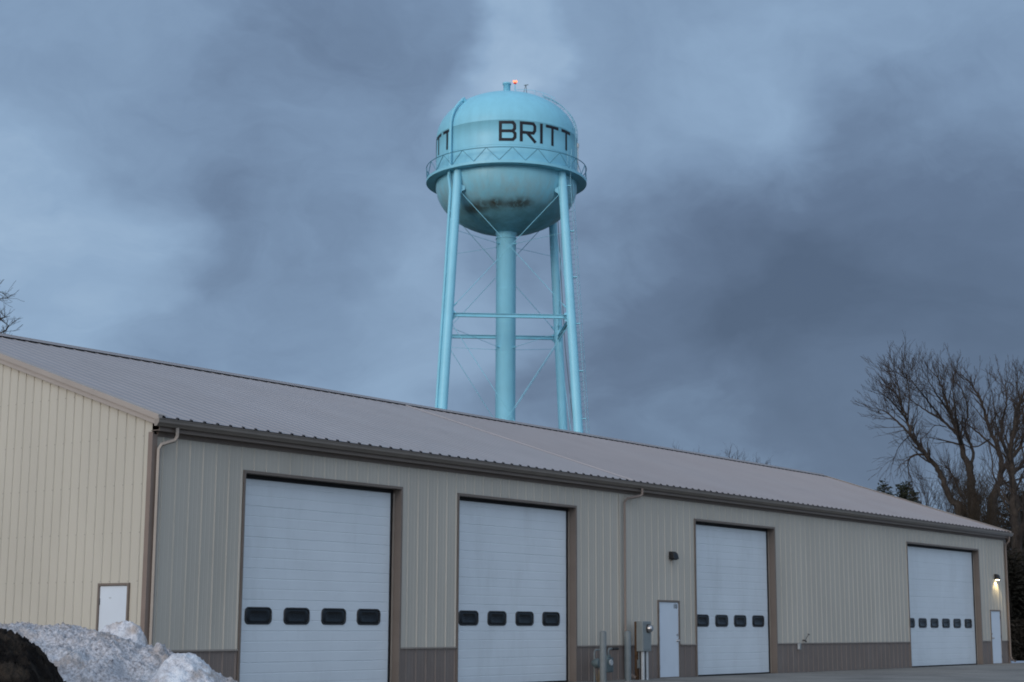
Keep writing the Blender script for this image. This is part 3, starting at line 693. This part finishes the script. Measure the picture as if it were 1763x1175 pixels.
cg.tube([p+out*.30 for p in path[:4]], .012, 4)
for z in np.arange(3, 29.5, .62):
    a = legc(0, z)+out*.42; cg.tube([a+wdv*.21, a+wdv*.21+out*.2, a+out*.30, a-wdv*.21+out*.2, a-wdv*.21], .006, 4, False)
cg.build('safety_cage', TP, LD)
# cable down the far right leg
cb = MB(); cb.tube([legc(1, 30)+np.array([.35, 0, 0]), legc(1, 20)+np.array([.42, 0, 0]), legc(1, 10)+np.array([1.0, 0, 0])], .022, 5); cb.build('cable', M['gas'], TW)
# overflow pipe on the shell and down the near left leg
ov = MB(); PO = -48.5
pts = [pol(PO, TA*math.cos(a)+.16, ZS+DD*math.sin(a)+.08) for a in (.66, .58, .46, .32, .18, .05)]+[pol(PO, TA+.17, z) for z in (33.0, 32, 31, 30.6)]
pts += [pol(PO, TA+.30, 30.0), legc(3, 29.0)+np.array([-.42, .05, 0])]+[legc(3, z)+np.array([-.40, .05, 0]) for z in (24, 16, 8, .6)]
ov.tube(pts, [.095]*10+[.09]*6, 12); OV = ov.build('overflow_pipe', TP, TW)
ob = MB(); pe = pol(PO, TA*math.cos(.66)+.10, ZS+DD*math.sin(.66)+.06); ob.tube([pol(PO, TA*math.cos(.68)+.0, ZS+DD*math.sin(.68)-.1), pol(PO, TA*math.cos(.67)+.18, ZS+DD*math.sin(.67)+.17)], .15, 12)
for z in np.arange(3, 29, 4.1): a = legc(3, z); ob.box(a[0]-.50, a[0]-.2, a[1]-.02, a[1]+.12, z-.03, z+.03)
ob.build('pipe_bracket', TP, OV)
# shell ladder with its handrail over the dome
PL = 70
path = [pol(PL, TA+.20, z) for z in (30.5, 31.6, 32.6, 33.4)]+[pol(PL, TA*math.cos(a)+.2*math.cos(a), ZS+DD*math.sin(a)+.2*math.sin(a)) for a in np.linspace(.1, 1.02, 12)]
tdir = np.array([math.cos(R(PL)), math.sin(R(PL)), 0])
lm = ladder(path, [tdir]*len(path), .42, .32, 'shell_ladder', .026)
for k in range(0, len(path), 2):
    p = np.array(path[k]); ctr = np.array([0, 0, ZS if p[2] > ZS else p[2]]); d = (p-ctr); d /= np.linalg.norm(d)
    for s in (.21, -.21): lm.tube([p+tdir*s, p+tdir*s-d*.34], .016, 4)
lm.build('shell_ladder', towerpaint('shell ladder paint', False, (.20, .46, .56)), TW)
hr = MB(); hp = [pol(PL-9, (TA+.15)*math.cos(a)*(1.0)+.12, ZS+(DD+.35)*math.sin(a)) for a in np.linspace(.75, 1.45, 10)]; hr.tube(hp, .014, 4)
for k in range(1, 10, 2): p = np.array(hp[k]); hr.bar(p, p*[.985, .985, 1]-[0, 0, .5], .014, 4)
hr.build('dome_handrail', TP, TW)
# antenna on the balcony
an = MB(); c = pol(64, 5.2, 30.5); an.bar(c, (c[0], c[1], 32.35), .03); an.tube([(c[0], c[1], 32.3), (c[0], c[1], 32.55)], .07, 10)
an.build('antenna_mast', M['conduit'], TW)
# lettering painted on the shell, three times round; squared block letters bent to the cylinder
LZ0, LZ1 = 31.98, 33.32
def stroke(mb, pts, w, phi0, closed=False):
    pts = [Vector(p) for p in pts]; n_ = len(pts); off = []
    for k in range(n_):
        if closed: a, b_ = pts[k-1], pts[(k+1) % n_]
        else: a, b_ = pts[max(k-1, 0)], pts[min(k+1, n_-1)]
        d0 = (pts[k]-a); d1 = (b_-pts[k])
        d0 = d0.normalized() if d0.length > 1e-6 else d1.normalized(); d1 = d1.normalized() if d1.length > 1e-6 else d0
        t = (d0+d1); t = t.normalized() if t.length > 1e-6 else d0
        nn = Vector((-t.y, t.x)); c_ = max(.5, nn.dot(Vector((-d0.y, d0.x)))); off.append(nn*(w/2/c_))
    def P(v, r): a = R(phi0)+v.x/TA; return (r*math.sin(a), -r*math.cos(a), LZ0+v.y)
    m_ = n_ if closed else n_-1
    for k in range(m_):
        k2 = (k+1) % n_; sub = 3
        for s in range(sub):
            f0, f1 = s/sub, (s+1)/sub
            A0 = pts[k].lerp(pts[k2], f0); A1 = pts[k].lerp(pts[k2], f1); O0 = off[k].lerp(off[k2], f0); O1 = off[k].lerp(off[k2], f1)
            r0, r1 = TA+.004, TA+.014
            mb.add([P(A0+O0, r1), P(A0-O0, r1), P(A1-O1, r1), P(A1+O1, r1), P(A0+O0, r0), P(A0-O0, r0), P(A1-O1, r0), P(A1+O1, r0)], [(0, 1, 2, 3), (0, 3, 7, 4), (1, 5, 6, 2)])
H = LZ1-LZ0; SW = .195; c_ = .17
def britt(phi0, name):
    h = SW/2; T = H-h
    def put(strokes, x0, tag_):
        mb = MB()
        for s in strokes: stroke(mb, [(x0+x, y) for x, y in s], SW, phi0)
        mb.build('letter', M['ink'], TW)
    W1 = 1.0
    Wb = 1.07
    put([[(h, 0), (h, H)], [(h+h, T), (Wb-c_, T), (Wb-h*.6, T-c_*.9), (Wb-h*.6, H*.5+c_*1.0), (Wb-c_, H*.5), (h+h, H*.5)], [(Wb-c_-.02, H*.5), (Wb-h*.35, H*.5-c_*.95), (Wb-h*.35, h+c_*.9), (Wb-c_, h), (h+h, h)]], 0, 'B')
    put([[(h, 0), (h, H)], [(h+h, T), (Wb-c_, T), (Wb-h*.6, T-c_*.9), (Wb-h*.6, H*.46+c_*1.0), (Wb-c_, H*.46), (h+h, H*.46)], [(Wb*.46, H*.46-.02), (Wb+.0, 0)]], 1.345, 'R')
    put([[(h, 0), (h, H)]], 2.73, 'I')
    put([[(0, T), (1.06, T)], [(.53, 0), (.53, T-h)]], 3.17, 'T')
    put([[(0, T), (1.06, T)], [(.53, 0), (.53, T-h)]], 4.54, 'T')
PH0 = -6.1
for k in range(3): britt(PH0+k*119.0 if k < 2 else PH0-111.3, 'word')

# ------------------------------------------------------------------ trees
def perp(d, rng):
    a = Vector((rng.gauss(0, 1), rng.gauss(0, 1), rng.gauss(0, 1))); a -= d*a.dot(d); return a.normalized()
def limb_pts(pts, n):
    P = [Vector(tuple(p)) for p in pts]; out_ = []
    for i in range(len(P)-1):
        p0 = P[max(i-1, 0)]; p1 = P[i]; p2 = P[i+1]; p3 = P[min(i+2, len(P)-1)]
        for k in range(n):
            t = k/n; out_.append(.5*((2*p1)+(p2-p0)*t+(2*p0-5*p1+4*p2-p3)*t*t+(3*p1-p0-3*p2+p3)*t**3))
    out_.append(P[-1]); return out_
def grow(mb, tw, p, d, length, r, lvl, rng, up_=.12, spread=.6, droop=0.0, dens=1.0):
    """one wandering branch with side shoots; thin ones go to the twig mesh"""
    n_ = max(3, int(length/.45)); n_ = min(n_, 8); pts = [p.copy()]; dirs = []
    for k in range(n_):
        d = (d+perp(d, rng)*.16+Vector((0, 0, up_-droop*k/n_))*.5).normalized()
        p = p+d*length/n_; pts.append(p.copy()); dirs.append(d.copy())
    rad = [max(.0062, r*(1-.72*k/n_)) for k in range(n_+1)]
    (mb if r > .035 else tw).tube(pts, rad, 6 if r > .06 else (4 if r > .03 else 3), False)
    if lvl <= 0: return
    k0 = 1
    for k in range(k0, n_+1):
        m_ = (2 if rng.random() < .25*dens else 1) if lvl > 1 else (2 if rng.random() < .45*dens else 1)
        for _ in range(m_):
            if rng.random() < .18: continue
            dd = (dirs[min(k, n_)-1]+perp(dirs[min(k, n_)-1], rng)*rng.uniform(.4, 1.0)*spread+Vector((0, 0, .12))).normalized()
            grow(mb, tw, pts[k], dd, length*rng.uniform(.42, .68), rad[k]*.62, lvl-1, rng, up_, spread, droop, dens)
def limb(mb, tw, pts, r0, r1, rng, lvl=2, n=5, blen=2.0, start=.25, dens=1.0, up_=.14, droop=0):
    P = limb_pts(pts, n); m_ = len(P)
    P = [q+perp(Vector((0, 0, 1)), rng)*.05*min(1, r0*4) for q in P]
    rad = [r0+(r1-r0)*(k/(m_-1))**.8 for k in range(m_)]
    rad = [q*.56 for q in rad]; mb.tube(P, rad, 9 if r0 > .1 else 6, False)
    for k in range(int(m_*start), m_):
        d = (P[min(k+1, m_-1)]-P[max(k-1, 0)]).normalized(); f_ = k/(m_-1)
        for _ in range(2 if rng.random() < .1+.5*f_*dens else 1):
            dd = (d*rng.uniform(.5, 1.1)+perp(d, rng)*rng.uniform(.5, 1.0)+Vector((0, 0, .15))).normalized()
            grow(mb, tw, P[k], dd, blen*rng.uniform(.6, 1.25)*(1.1-.35*f_), rad[k]*.48, lvl, rng, up_, .6, droop, dens)
    dd = (P[-1]-P[-2]).normalized()
    for _ in range(3): grow(mb, tw, P[-1], (dd+perp(dd, rng)*.35).normalized(), blen*rng.uniform(.7, 1.1), rad[-1]*.9, lvl, rng, up_, .6, droop, dens)
def cz(a, b, dist):
    if b < 900: b += (900-b)*.14
    if a < 420: a += (420-a)*.27
    return at(1440+a/3.263, 560+b/3.263, dist)
def tree(name, label, base, limbs, seed, cat='tree', group=None, trunk=None, **k):
    rng = random.Random(seed); b0 = np.array(base); T_ = empty(name, tuple(b0), label=label, cat=cat, group=group)
    mb, tw, tr = MB(), MB(), MB()
    for L_ in limbs:
        pts, r0, r1 = L_[0], L_[1], L_[2]; kw = dict(k); kw.update(L_[3] if len(L_) > 3 else {})
        limb(mb, tw, [np.array(p)-b0 for p in pts], r0, r1, rng, **kw)
    tr.tube(limb_pts([np.array(p)-b0 for p in trunk[0]], 5), [(trunk[1]+(trunk[2]-trunk[1])*q/(5*(len(trunk[0])-1)))*.64 for q in range(5*(len(trunk[0])-1)+1)], 12, False)
    tr.build('trunk', M['bark'], T_); mb.build('limbs', M['bark'], T_)
    tw.build('twigs', M['twig'], T_)
    return T_
def gnd(p): return (p[0], p[1], -.05)
D1, D2, D3, D4 = 84., 88., 86., 90.
bA = gnd(cz(740, 1200, D1))
tree('bare_tree', 'bare tree with one trunk leaning left, leftmost of the big bare trees at the right', bA, [
    ([cz(660, 1010, D1), cz(610, 900, D1), cz(570, 800, D1), cz(505, 700, D1-.5), cz(430, 590, D1-1), cz(392, 480, D1-1), cz(345, 370, D1-1.2), cz(290, 290, D1-1.5)], .32, .06, dict(start=.35)),
    ([cz(430, 590, D1-1), cz(335, 500, D1), cz(235, 425, D1+.8), cz(175, 405, D1+1.2)], .14, .03, dict(blen=1.1, start=.2)),
    ([cz(392, 480, D1-1), cz(300, 380, D1-2), cz(215, 310, D1-3)], .11, .03, dict(blen=1.0)),
    ([cz(500, 700, D1-.5), cz(430, 705, D1), cz(392, 770, D1+.6), cz(425, 870, D1+.8)], .12, .03, dict(blen=1.2, up_=-.1, droop=.2, start=.2, lvl=1)),
    ([cz(420, 570, D1-1), cz(375, 600, D1), cz(320, 660, D1+1), cz(290, 720, D1+1)], .06, .02, dict(blen=1.2, up_=-.12, droop=.3, start=.1, lvl=1)),
    ([cz(345, 370, D1-1), cz(320, 250, D1), cz(300, 190, D1)], .09, .03, dict(blen=1.4)),
    ([cz(392, 480, D1-1), cz(405, 340, D1), cz(400, 250, D1+1), cz(385, 200, D1+1)], .08, .03, dict(blen=1.3)),
    ([cz(700, 960, D1), cz(660, 850, D1), cz(625, 790, D1)], .13, .05, dict(blen=1.1, lvl=1)),
], 11, group='big bare trees beyond the far end of the shed', trunk=([bA, cz(700, 1090, D1), cz(660, 1010, D1)], .42, .33), blen=1.12)
bB = gnd(cz(790, 1200, D2))
tree('bare_tree', 'tall straight bare tree with a bushy rounded top, standing right of the left-leaning bare tree', bB, [
    ([cz(765, 950, D2), cz(750, 800, D2), cz(712, 690, D2), cz(680, 560, D2), cz(640, 430, D2), cz(610, 320, D2), cz(570, 200, D2)], .40, .06, dict(start=.4)),
    ([cz(680, 570, D2), cz(600, 480, D2+1), cz(500, 410, D2+2), cz(430, 350, D2+2)], .16, .04, {}),
    ([cz(600, 480, D2+1), cz(520, 360, D2), cz(460, 270, D2-1), cz(410, 200, D2-1)], .11, .03, {}),
    ([cz(640, 430, D2), cz(560, 300, D2-1.5), cz(510, 200, D2-2)], .11, .03, {}),
    ([cz(700, 640, D2), cz(675, 480, D2-2), cz(660, 340, D2-3), cz(655, 220, D2-3)], .15, .03, {}),
    ([cz(755, 800, D2), cz(765, 660, D2+1.5), cz(720, 540, D2+2), cz(740, 400, D2+2), cz(700, 260, D2+2)], .18, .04, {}),
    ([cz(620, 520, D2+1), cz(555, 510, D2+1), cz(515, 560, D2+1)], .06, .02, dict(blen=1, lvl=1, droop=.2)),
], 12, group='big bare trees beyond the far end of the shed', trunk=([bB, cz(775, 1080, D2), cz(765, 950, D2)], .52, .41), blen=1.12)
bC = gnd(cz(860, 1200, D3))
tree('bare_tree', 'forked bare tree with crossing limbs, third from the left of the big bare trees', bC, [
    ([cz(895, 940, D3), cz(930, 810, D3), cz(912, 690, D3), cz(870, 550, D3), cz(830, 410, D3), cz(790, 300, D3), cz(750, 220, D3)], .32, .05, dict(start=.4)),
    ([cz(930, 810, D3), cz(985, 720, D3-1), cz(1040, 630, D3-1), cz(1060, 500, D3-1.5), cz(1040, 380, D3-1.5)], .26, .05, {}),
    ([cz(975, 740, D3-1), cz(935, 620, D3-2), cz(930, 490, D3-2), cz(955, 360, D3-3), cz(950, 260, D3-3)], .18, .04, {}),
    ([cz(900, 660, D3), cz(800, 560, D3+1), cz(740, 500, D3+2), cz(700, 400, D3+2)], .12, .03, {}),
    ([cz(910, 900, D3), cz(990, 870, D3-1), cz(1080, 840, D3-1.5)], .13, .04, dict(blen=1.6)),
    ([cz(860, 600, D3), cz(780, 650, D3+1), cz(720, 600, D3+1)], .08, .03, dict(blen=1.3)),
], 13, group='big bare trees beyond the far end of the shed', trunk=([bC, cz(872, 1080, D3), cz(895, 940, D3)], .45, .33), blen=1.12)
bD = gnd(cz(1010, 1200, D4))
tree('bare_tree', 'bare tree at the right edge of the photo, its crown partly cut off', bD, [
    ([cz(1000, 960, D4), cz(985, 830, D4), cz(975, 720, D4), cz(1000, 560, D4), cz(1030, 400, D4), cz(1010, 250, D4)], .34, .05, dict(start=.35)),
    ([cz(985, 830, D4), cz(1060, 740, D4), cz(1120, 600, D4), cz(1150, 430, D4), cz(1120, 300, D4)], .24, .05, {}),
    ([cz(975, 700, D4), cz(920, 600, D4+2), cz(890, 450, D4+2), cz(880, 330, D4+2)], .14, .03, {}),
    ([cz(1030, 780, D4), cz(1130, 760, D4-2), cz(1220, 650, D4-2)], .16, .04, {}),
], 14, group='big bare trees beyond the far end of the shed', trunk=([bD, cz(1005, 1080, D4), cz(1000, 960, D4)], .5, .35), blen=1.12)
def c8(a, b, dist): return at(1400+a/3.3085, 820+b/3.3085, dist)
bE = gnd(c8(1150, 1000, 80.))
tree('bare_tree', 'thick nearest bare trunk close behind the far right corner of the shed', bE, [
    ([c8(1160, 420, 80), c8(1150, 250, 80), c8(1135, 80, 80), at(1742, 770, 80), at(1750, 700, 80)], .42, .12, dict(start=.3, blen=1.5)),
    ([c8(1160, 400, 80), c8(1210, 250, 79), c8(1260, 100, 79), at(1800, 780, 79)], .28, .08, dict(blen=1.8)),
    ([c8(1150, 250, 80), c8(1080, 130, 81), c8(1030, 0, 82), at(1705, 770, 82)], .14, .04, dict(blen=1.6)),
    ([c8(1145, 560, 80), c8(1185, 470, 79), c8(1230, 330, 78)], .16, .05, dict(blen=1.5)),
], 15, group='big bare trees beyond the far end of the shed', trunk=([bE, c8(1155, 700, 80), c8(1160, 420, 80)], .62, .45), blen=1.7)
# off-frame tree whose tips enter at the left edge
DL = 62.
def lf(u, v, d=DL): return at(u, v, d)
bL = gnd(lf(-230, 800))
tree('bare_tree', 'bare tree at the left edge, only its twig tips showing above the shed ridge', bL, [
    ([lf(-225, 600), lf(-200, 500), lf(-190, 400)], .3, .08, dict(start=.3, blen=2.2)),
    ([lf(-225, 600), lf(-150, 560), lf(-80, 535), lf(-25, 518), lf(4, 514)], .14, .02, dict(blen=.55, start=.55, lvl=1)),
    ([lf(-215, 560), lf(-130, 500), lf(-60, 480), lf(-12, 500)], .12, .02, dict(blen=.5, start=.55, lvl=1)),
    ([lf(-225, 640), lf(-140, 600), lf(-60, 570), lf(-5, 552), lf(10, 545)], .13, .02, dict(blen=.55, start=.55, lvl=1)),
    ([lf(-225, 660), lf(-140, 630), lf(-50, 595), lf(5, 572), lf(14, 560)], .12, .025, dict(blen=.6, start=.5, lvl=1)),
    ([lf(-140, 630), lf(-60, 620), lf(0, 600), lf(8, 585)], .09, .02, dict(blen=.55, start=.4, lvl=1)),
], 16, group=None, trunk=([bL, lf(-235, 720), lf(-225, 600)], .4, .31), blen=1.2, lvl=2, dens=.5)
# distant crowns whose tips clear the ridge
DR = 150.
for k, (u, v, h_, lab) in enumerate(((1195, 786, 0, 'distant bare tree tips just above the ridge, nearest the water tower'), (1268, 787, 0, 'distant bare tree tips above the middle of the right ridge, the darkest of three'),
                                  (1312, 802, 0, 'distant bare tree tips above the ridge, rightmost of the three small ones'))):
    b0 = gnd(at(u, 900, DR)); sp_ = (34, 14, 12)[k]
    tree('distant_tree', lab, b0, [
        ([at(u, 860, DR), at(u-sp_*.3, 815, DR), at(u-sp_*.7, v+8, DR), at(u-sp_*.95, v-2, DR)], .16, .04, {}),
        ([at(u, 860, DR), at(u+3, 820, DR), at(u+sp_*.1, v+5, DR)], .15, .04, {}),
        ([at(u, 860, DR), at(u+sp_*.4, 825, DR), at(u+sp_*.8, v+12, DR)], .14, .04, {})],
        30+k, group='distant bare trees behind the ridge', trunk=([b0, at(u, 940, DR), at(u, 860, DR)], .35, .2), blen=.9, lvl=1, dens=.2)
# dark cedars and brush beyond the gable
def leafy(name, label, base, rx, ry, h, z0, n_, m, seed, size=.22, cat='shrub', group=None, cone=False, trunk_h=None):
    rng = random.Random(seed); T_ = empty(name, base, label=label, cat=cat, group=group)
    cl_ = [(rng.uniform(-.75, .75), rng.uniform(-.75, .75), rng.uniform(0, 1), rng.uniform(.25, .5)) for _ in range(26)]
    mb = MB(); cnt = 0
    while cnt < n_:
        c = rng.choice(cl_); x, y, z = (c[i]+rng.gauss(0, c[3]*.55) for i in range(3))
        if not (0 <= z <= 1.05): continue
        rr_ = (1-z*.85) if cone else math.sqrt(max(0, 1-(max(0, z-.35)/.75)**2))
        if x*x+y*y > rr_*rr_: continue
        p = Vector((x*rx, y*ry, z0+z*(h-z0))); a = perp(Vector((0, 0, 1)), rng)+Vector((0, 0, rng.uniform(-.3, 1.0))); a.normalize(); b_ = perp(a, rng); s = size*rng.uniform(.5, 1.4)
        mb.add([p, p+a*s*.5+b_*s*.16, p+a*s, p+a*s*.5-b_*s*.16], [(0, 1, 2, 3)]); cnt += 1
    mb.build('crown', m, T_)
    st_ = MB()
    for k in range(7):
        a = rng.uniform(0, 6.28); st_.tube([(.1*math.cos(a), .1*math.sin(a), -.1), (rx*.3*math.cos(a), ry*.3*math.sin(a), h*.4), (rx*.5*math.cos(a), ry*.5*math.sin(a), h*.78)], [.07, .04, .015], 5, False)
    st_.build('stem', M['bark'], T_); return T_
def base_at(u, d): p = at(u, 1100, d); return (p[0], p[1], -.05)
def htop(v, d): return at(900, v, d)[2]*1.0
leafy('cedar_tree', 'small dark cedar tip just above the sloping roof edge, the left and smaller of two', base_at(1531, 125), .75, .75, at(1531, 832, 125)[2], 5.5, 6500, M['needle'], 41, .3, 'tree', 'small cedars beyond the roof', False)
leafy('cedar_tree', 'rounder dark cedar just above the sloping roof edge, the right and larger of two', base_at(1569, 120), 1.3, 1.3, at(1569, 838, 120)[2], 5, 9000, M['needle'], 42, .3, 'tree', 'small cedars beyond the roof', False)
def brushy(label, u, d, vtop, half, seed, m=None, name='bare_shrub', stems=10, blen=1.5, lvl=2):
    rng = random.Random(seed); b0 = np.array(base_at(u, d)); T_ = empty(name, tuple(b0), label=label, cat='shrub', group='tangled shrubs behind the far end of the shed')
    mb, tw = MB(), MB(); h = at(u, vtop, d)[2]; wv = half/FPX*d
    for k in range(stems):
        a = rng.uniform(0, 6.28); f_ = rng.uniform(.3, 1)
        tip = Vector((math.cos(a)*wv*f_, math.sin(a)*wv*f_, h*rng.uniform(.75, 1)))
        p1 = Vector((math.cos(a)*.2, math.sin(a)*.2, 0)); p2 = p1.lerp(tip, .5)+Vector((0, 0, h*.08))
        limb(mb, tw, [p1, p2, tip], .06, .015, rng, lvl=lvl, n=4, blen=blen, start=.3, up_=.1)
    mb.build('stems', m or M['brown'], T_); tw.build('twigs', m or M['brown'], T_)
brushy('low tangle of bare shrubs just above the roof slope, leftmost of the shrubs', 1625, 92, 838, 40, 51, M['twig'])
brushy('brown bare shrub behind the base of the leaning bare tree', 1680, 94, 845, 32, 52)
brushy('brown bare shrub under the forked bare tree', 1718, 92, 850, 30, 53)
brushy('brown bare shrub at the right edge behind the thick trunk', 1758, 96, 850, 34, 54, M['brush'])
brushy('rust brown shrub low between the leaning and the straight bare trees', 1662, 84, 872, 22, 55)
brushy('rust brown shrub low in front of the forked bare tree', 1700, 82, 880, 24, 56)
leafy('evergreen_shrub', 'dark evergreen bush filling the gap right of the far downspout, nearest the shed', base_at(1752, 76), 1.0, 1.3, 4.6, .0, 12000, M['brush'], 61, .26, 'shrub', 'dark evergreens at the right edge')
leafy('evergreen_shrub', 'taller dark evergreen at the right edge behind the thick bare trunk', base_at(1764, 98), 2.4, 2.4, 8.8, .0, 16000, M['brush'], 62, .36, 'shrub', 'dark evergreens at the right edge')
leafy('evergreen_shrub', 'low brown bramble on the snow at the far right edge', base_at(1775, 74), 1.3, 1.3, 1.7, .0, 7000, M['brown'], 63, .2, 'shrub', 'dark evergreens at the right edge')

# ------------------------------------------------------------------ snow bank and soil heap in front of the corner
def heap(u_pts, dist, depth, name, m, label, cat, seed, res=.014, lump=.05, grain=.020, xl=-420, xr=620, back=2.0, spikes=()):
    """heap of real thickness whose crest line runs across the line of sight"""
    c0 = at((xl+xr)/2, 1083, dist); rgt = np.array([_R[0], _R[1], 0]); fw = np.array([_R[1]*-1, _R[0], 0]); fw = np.array([math.sin(YAW), math.cos(YAW), 0])
    U0 = (xl-881.5)/FPX*dist; U1 = (xr-881.5)/FPX*dist
    org = CAM+fw*dist; org[2] = 0
    us = np.arange(U0, U1, res); vs_ = np.arange(-depth, back, res*1.25)
    up_x = np.array([p[0] for p in u_pts]); up_y = np.array([p[1] for p in u_pts])
    verts = []
    for v in vs_:
        for u in us:
            px = 881.5+u/dist*FPX
            y = np.interp(px, up_x, up_y)
            H_ = 1.36+at(px, y, dist/math.cos(math.atan(u/dist)))[2]-1.36
            t = v/depth if v < 0 else v/back
            f_ = (1-abs(t)**1.5) if v < 0 else (1-t*t)
            P3 = Vector((u*1.0, v, seed))
            z = H_*f_
            z += lump*1.2*(.5-2*abs(noise.noise(P3*3.3+Vector((7, 7, 1)))))*min(1, abs(v)*3+.2)
            z += lump*(noise.noise(P3*2.1)+.6*noise.noise(P3*5.3+Vector((3, 1, 0))))*min(1, abs(v)*4+.35)
            z += grain*(noise.noise(P3*13)+1.1*noise.noise(P3*29)+1.4*noise.noise(P3*58))
            for (sx, sv, sh, sr) in spikes:
                d2 = ((px-sx)/sr)**2+((v-sv)/(sr/FPX*dist*1.4))**2
                if d2 < 1: z += sh*(1-d2)**1.3*(.7+.5*noise.noise(P3*25))
            du = .02*noise.noise(P3*20+Vector((9, 9, 9))); dv = .02*noise.noise(P3*20+Vector((5, 2, 7)))
            p = org+rgt*(u+du)+fw*(v+dv); verts.append((p[0], p[1], max(z, -.06)))
    nu, nv = len(us), len(vs_); b_ = verts[0]
    mb = MB(); o0 = org+rgt*(U0+U1)/2
    mb.add([(x-o0[0], y-o0[1], z) for x, y, z in verts], [(j*nu+i, j*nu+i+1, (j+1)*nu+i+1, (j+1)*nu+i) for j in range(nv-1) for i in range(nu-1)], True)
    o = mb.build(name, m, None, label=label, cat=cat); o.location = (o0[0], o0[1], 0); return o
def snowmat(white=.75, loc=1.7, base=(.56, .555, .575), dark=(.20, .185, .185), pep=.6, brn=.6):
    m = bpy.data.materials.new('dirty old snow'); m.use_nodes = True; nt = m.node_tree; b = nt.nodes['Principled BSDF']
    b.inputs['Roughness'].default_value = .75; b.inputs['Specular IOR Level'].default_value = .25; b.inputs['Subsurface Weight'].default_value = 0
    t = N(nt, 'ShaderNodeTexCoord')
    def nz_(s, lo, hi, det=6):
        n = N(nt, 'ShaderNodeTexNoise'); n.inputs['Scale'].default_value = s; n.inputs['Detail'].default_value = det; n.inputs['Roughness'].default_value = .65; L(nt, t.outputs['Object'], n.inputs['Vector'])
        r = N(nt, 'ShaderNodeMapRange'); L(nt, n.outputs['Fac'], r.inputs['Value']); r.inputs['From Min'].default_value = lo; r.inputs['From Max'].default_value = hi; return r.outputs[0]
    def mx(a, bb, f):
        q = N(nt, 'ShaderNodeMix'); q.data_type = 'RGBA'; L(nt, f, q.inputs['Factor'])
        for s_, v in (('A', a), ('B', bb)):
            if hasattr(v, 'links'): L(nt, v, q.inputs[s_])
            else: q.inputs[s_].default_value = (*v, 1)
        return q.outputs['Result']
    c = mx(base, dark, nz_(42, .42, .66))
    c = mx(c, (.40, .33, .28), fmath('MULTIPLY', nz_(2.4, .50, .62, 3), brn, nt=nt))
    c = mx(c, (.12, .105, .10), fmath('MULTIPLY', nz_(20, .58, .72), pep, nt=nt))
    c = mx(c, (.80, .83, .86), fmath('MULTIPLY', nz_(loc, .54, .64, 3), white, nt=nt))
    L(nt, c, b.inputs['Base Color'])
    n2 = N(nt, 'ShaderNodeTexNoise'); n2.inputs['Scale'].default_value = 55; n2.inputs['Detail'].default_value = 5; L(nt, t.outputs['Object'], n2.inputs['Vector'])
    bp = N(nt, 'ShaderNodeBump'); bp.inputs['Strength'].default_value = .8; bp.inputs['Distance'].default_value = .02; L(nt, n2.outputs['Fac'], bp.inputs['Height']); L(nt, bp.outputs[0], b.inputs['Normal'])
    return m
SNOW = snowmat(.2); SNOW2 = snowmat(.8, 3.1, (.68, .69, .72), (.42, .42, .44), .3, 1.0)
M['soil'] = mat('wet dark soil', (.010, .008, .007), .95, .4, 9, .1, col2=(.035, .028, .022), bump=1.0, bscale=40)
heap([(-500, 1080), (-100, 1076), (0, 1079), (30, 1075), (60, 1076), (100, 1083), (150, 1088), (185, 1093), (205, 1098), (240, 1106), (258, 1120), (290, 1126), (330, 1150), (380, 1165), (430, 1180), (520, 1260), (620, 1420)],
     13.2, 2.6, 'snow_bank', SNOW, 'dirty granular snow bank piled in front of the near corner of the shed', 'snow bank', 2.0,
     spikes=((294, -.05, .10, 15), (280, -.02, .04, 16), (15, -.3, .03, 60)))
heap([(130, 1400), (158, 1180), (170, 1102), (180, 1090), (195, 1080), (212, 1072), (228, 1069), (240, 1072), (252, 1080), (259, 1092), (264, 1108), (268, 1150), (278, 1330), (310, 1500)],
     13.38, .42, 'snow_chunk', SNOW2, 'clean white chunk of snow crowning the bank in front of the small white gable door', 'snow chunk', 21.0, xl=130, xr=310, back=.5, lump=.02, grain=.010, res=.009)
heap([(180, 1500), (230, 1290), (262, 1200), (285, 1160), (300, 1138), (318, 1127), (335, 1126), (352, 1135), (372, 1150), (386, 1163), (396, 1185), (420, 1240), (470, 1360), (520, 1500)],
     12.0, 1.1, 'snow_lump', SNOW2, 'big rounded lump of cleaner snow at the right end of the snow bank', 'snow lump', 9.0, xl=190, xr=510, back=.8, lump=.045, grain=.014, spikes=((312, 0, .035, 8), (296, -.1, .03, 8)))
heap([(-500, 1040), (-60, 1076), (0, 1083), (40, 1097), (70, 1112), (90, 1130), (106, 1148), (112, 1175), (150, 1230), (240, 1330), (330, 1480)],
     11.0, 1.8, 'soil_heap', M['soil'], 'dark wet soil heap at the bottom left corner in front of the snow', 'soil heap', 15.0, xr=330, back=1.2, lump=.06, grain=.028, res=.013)
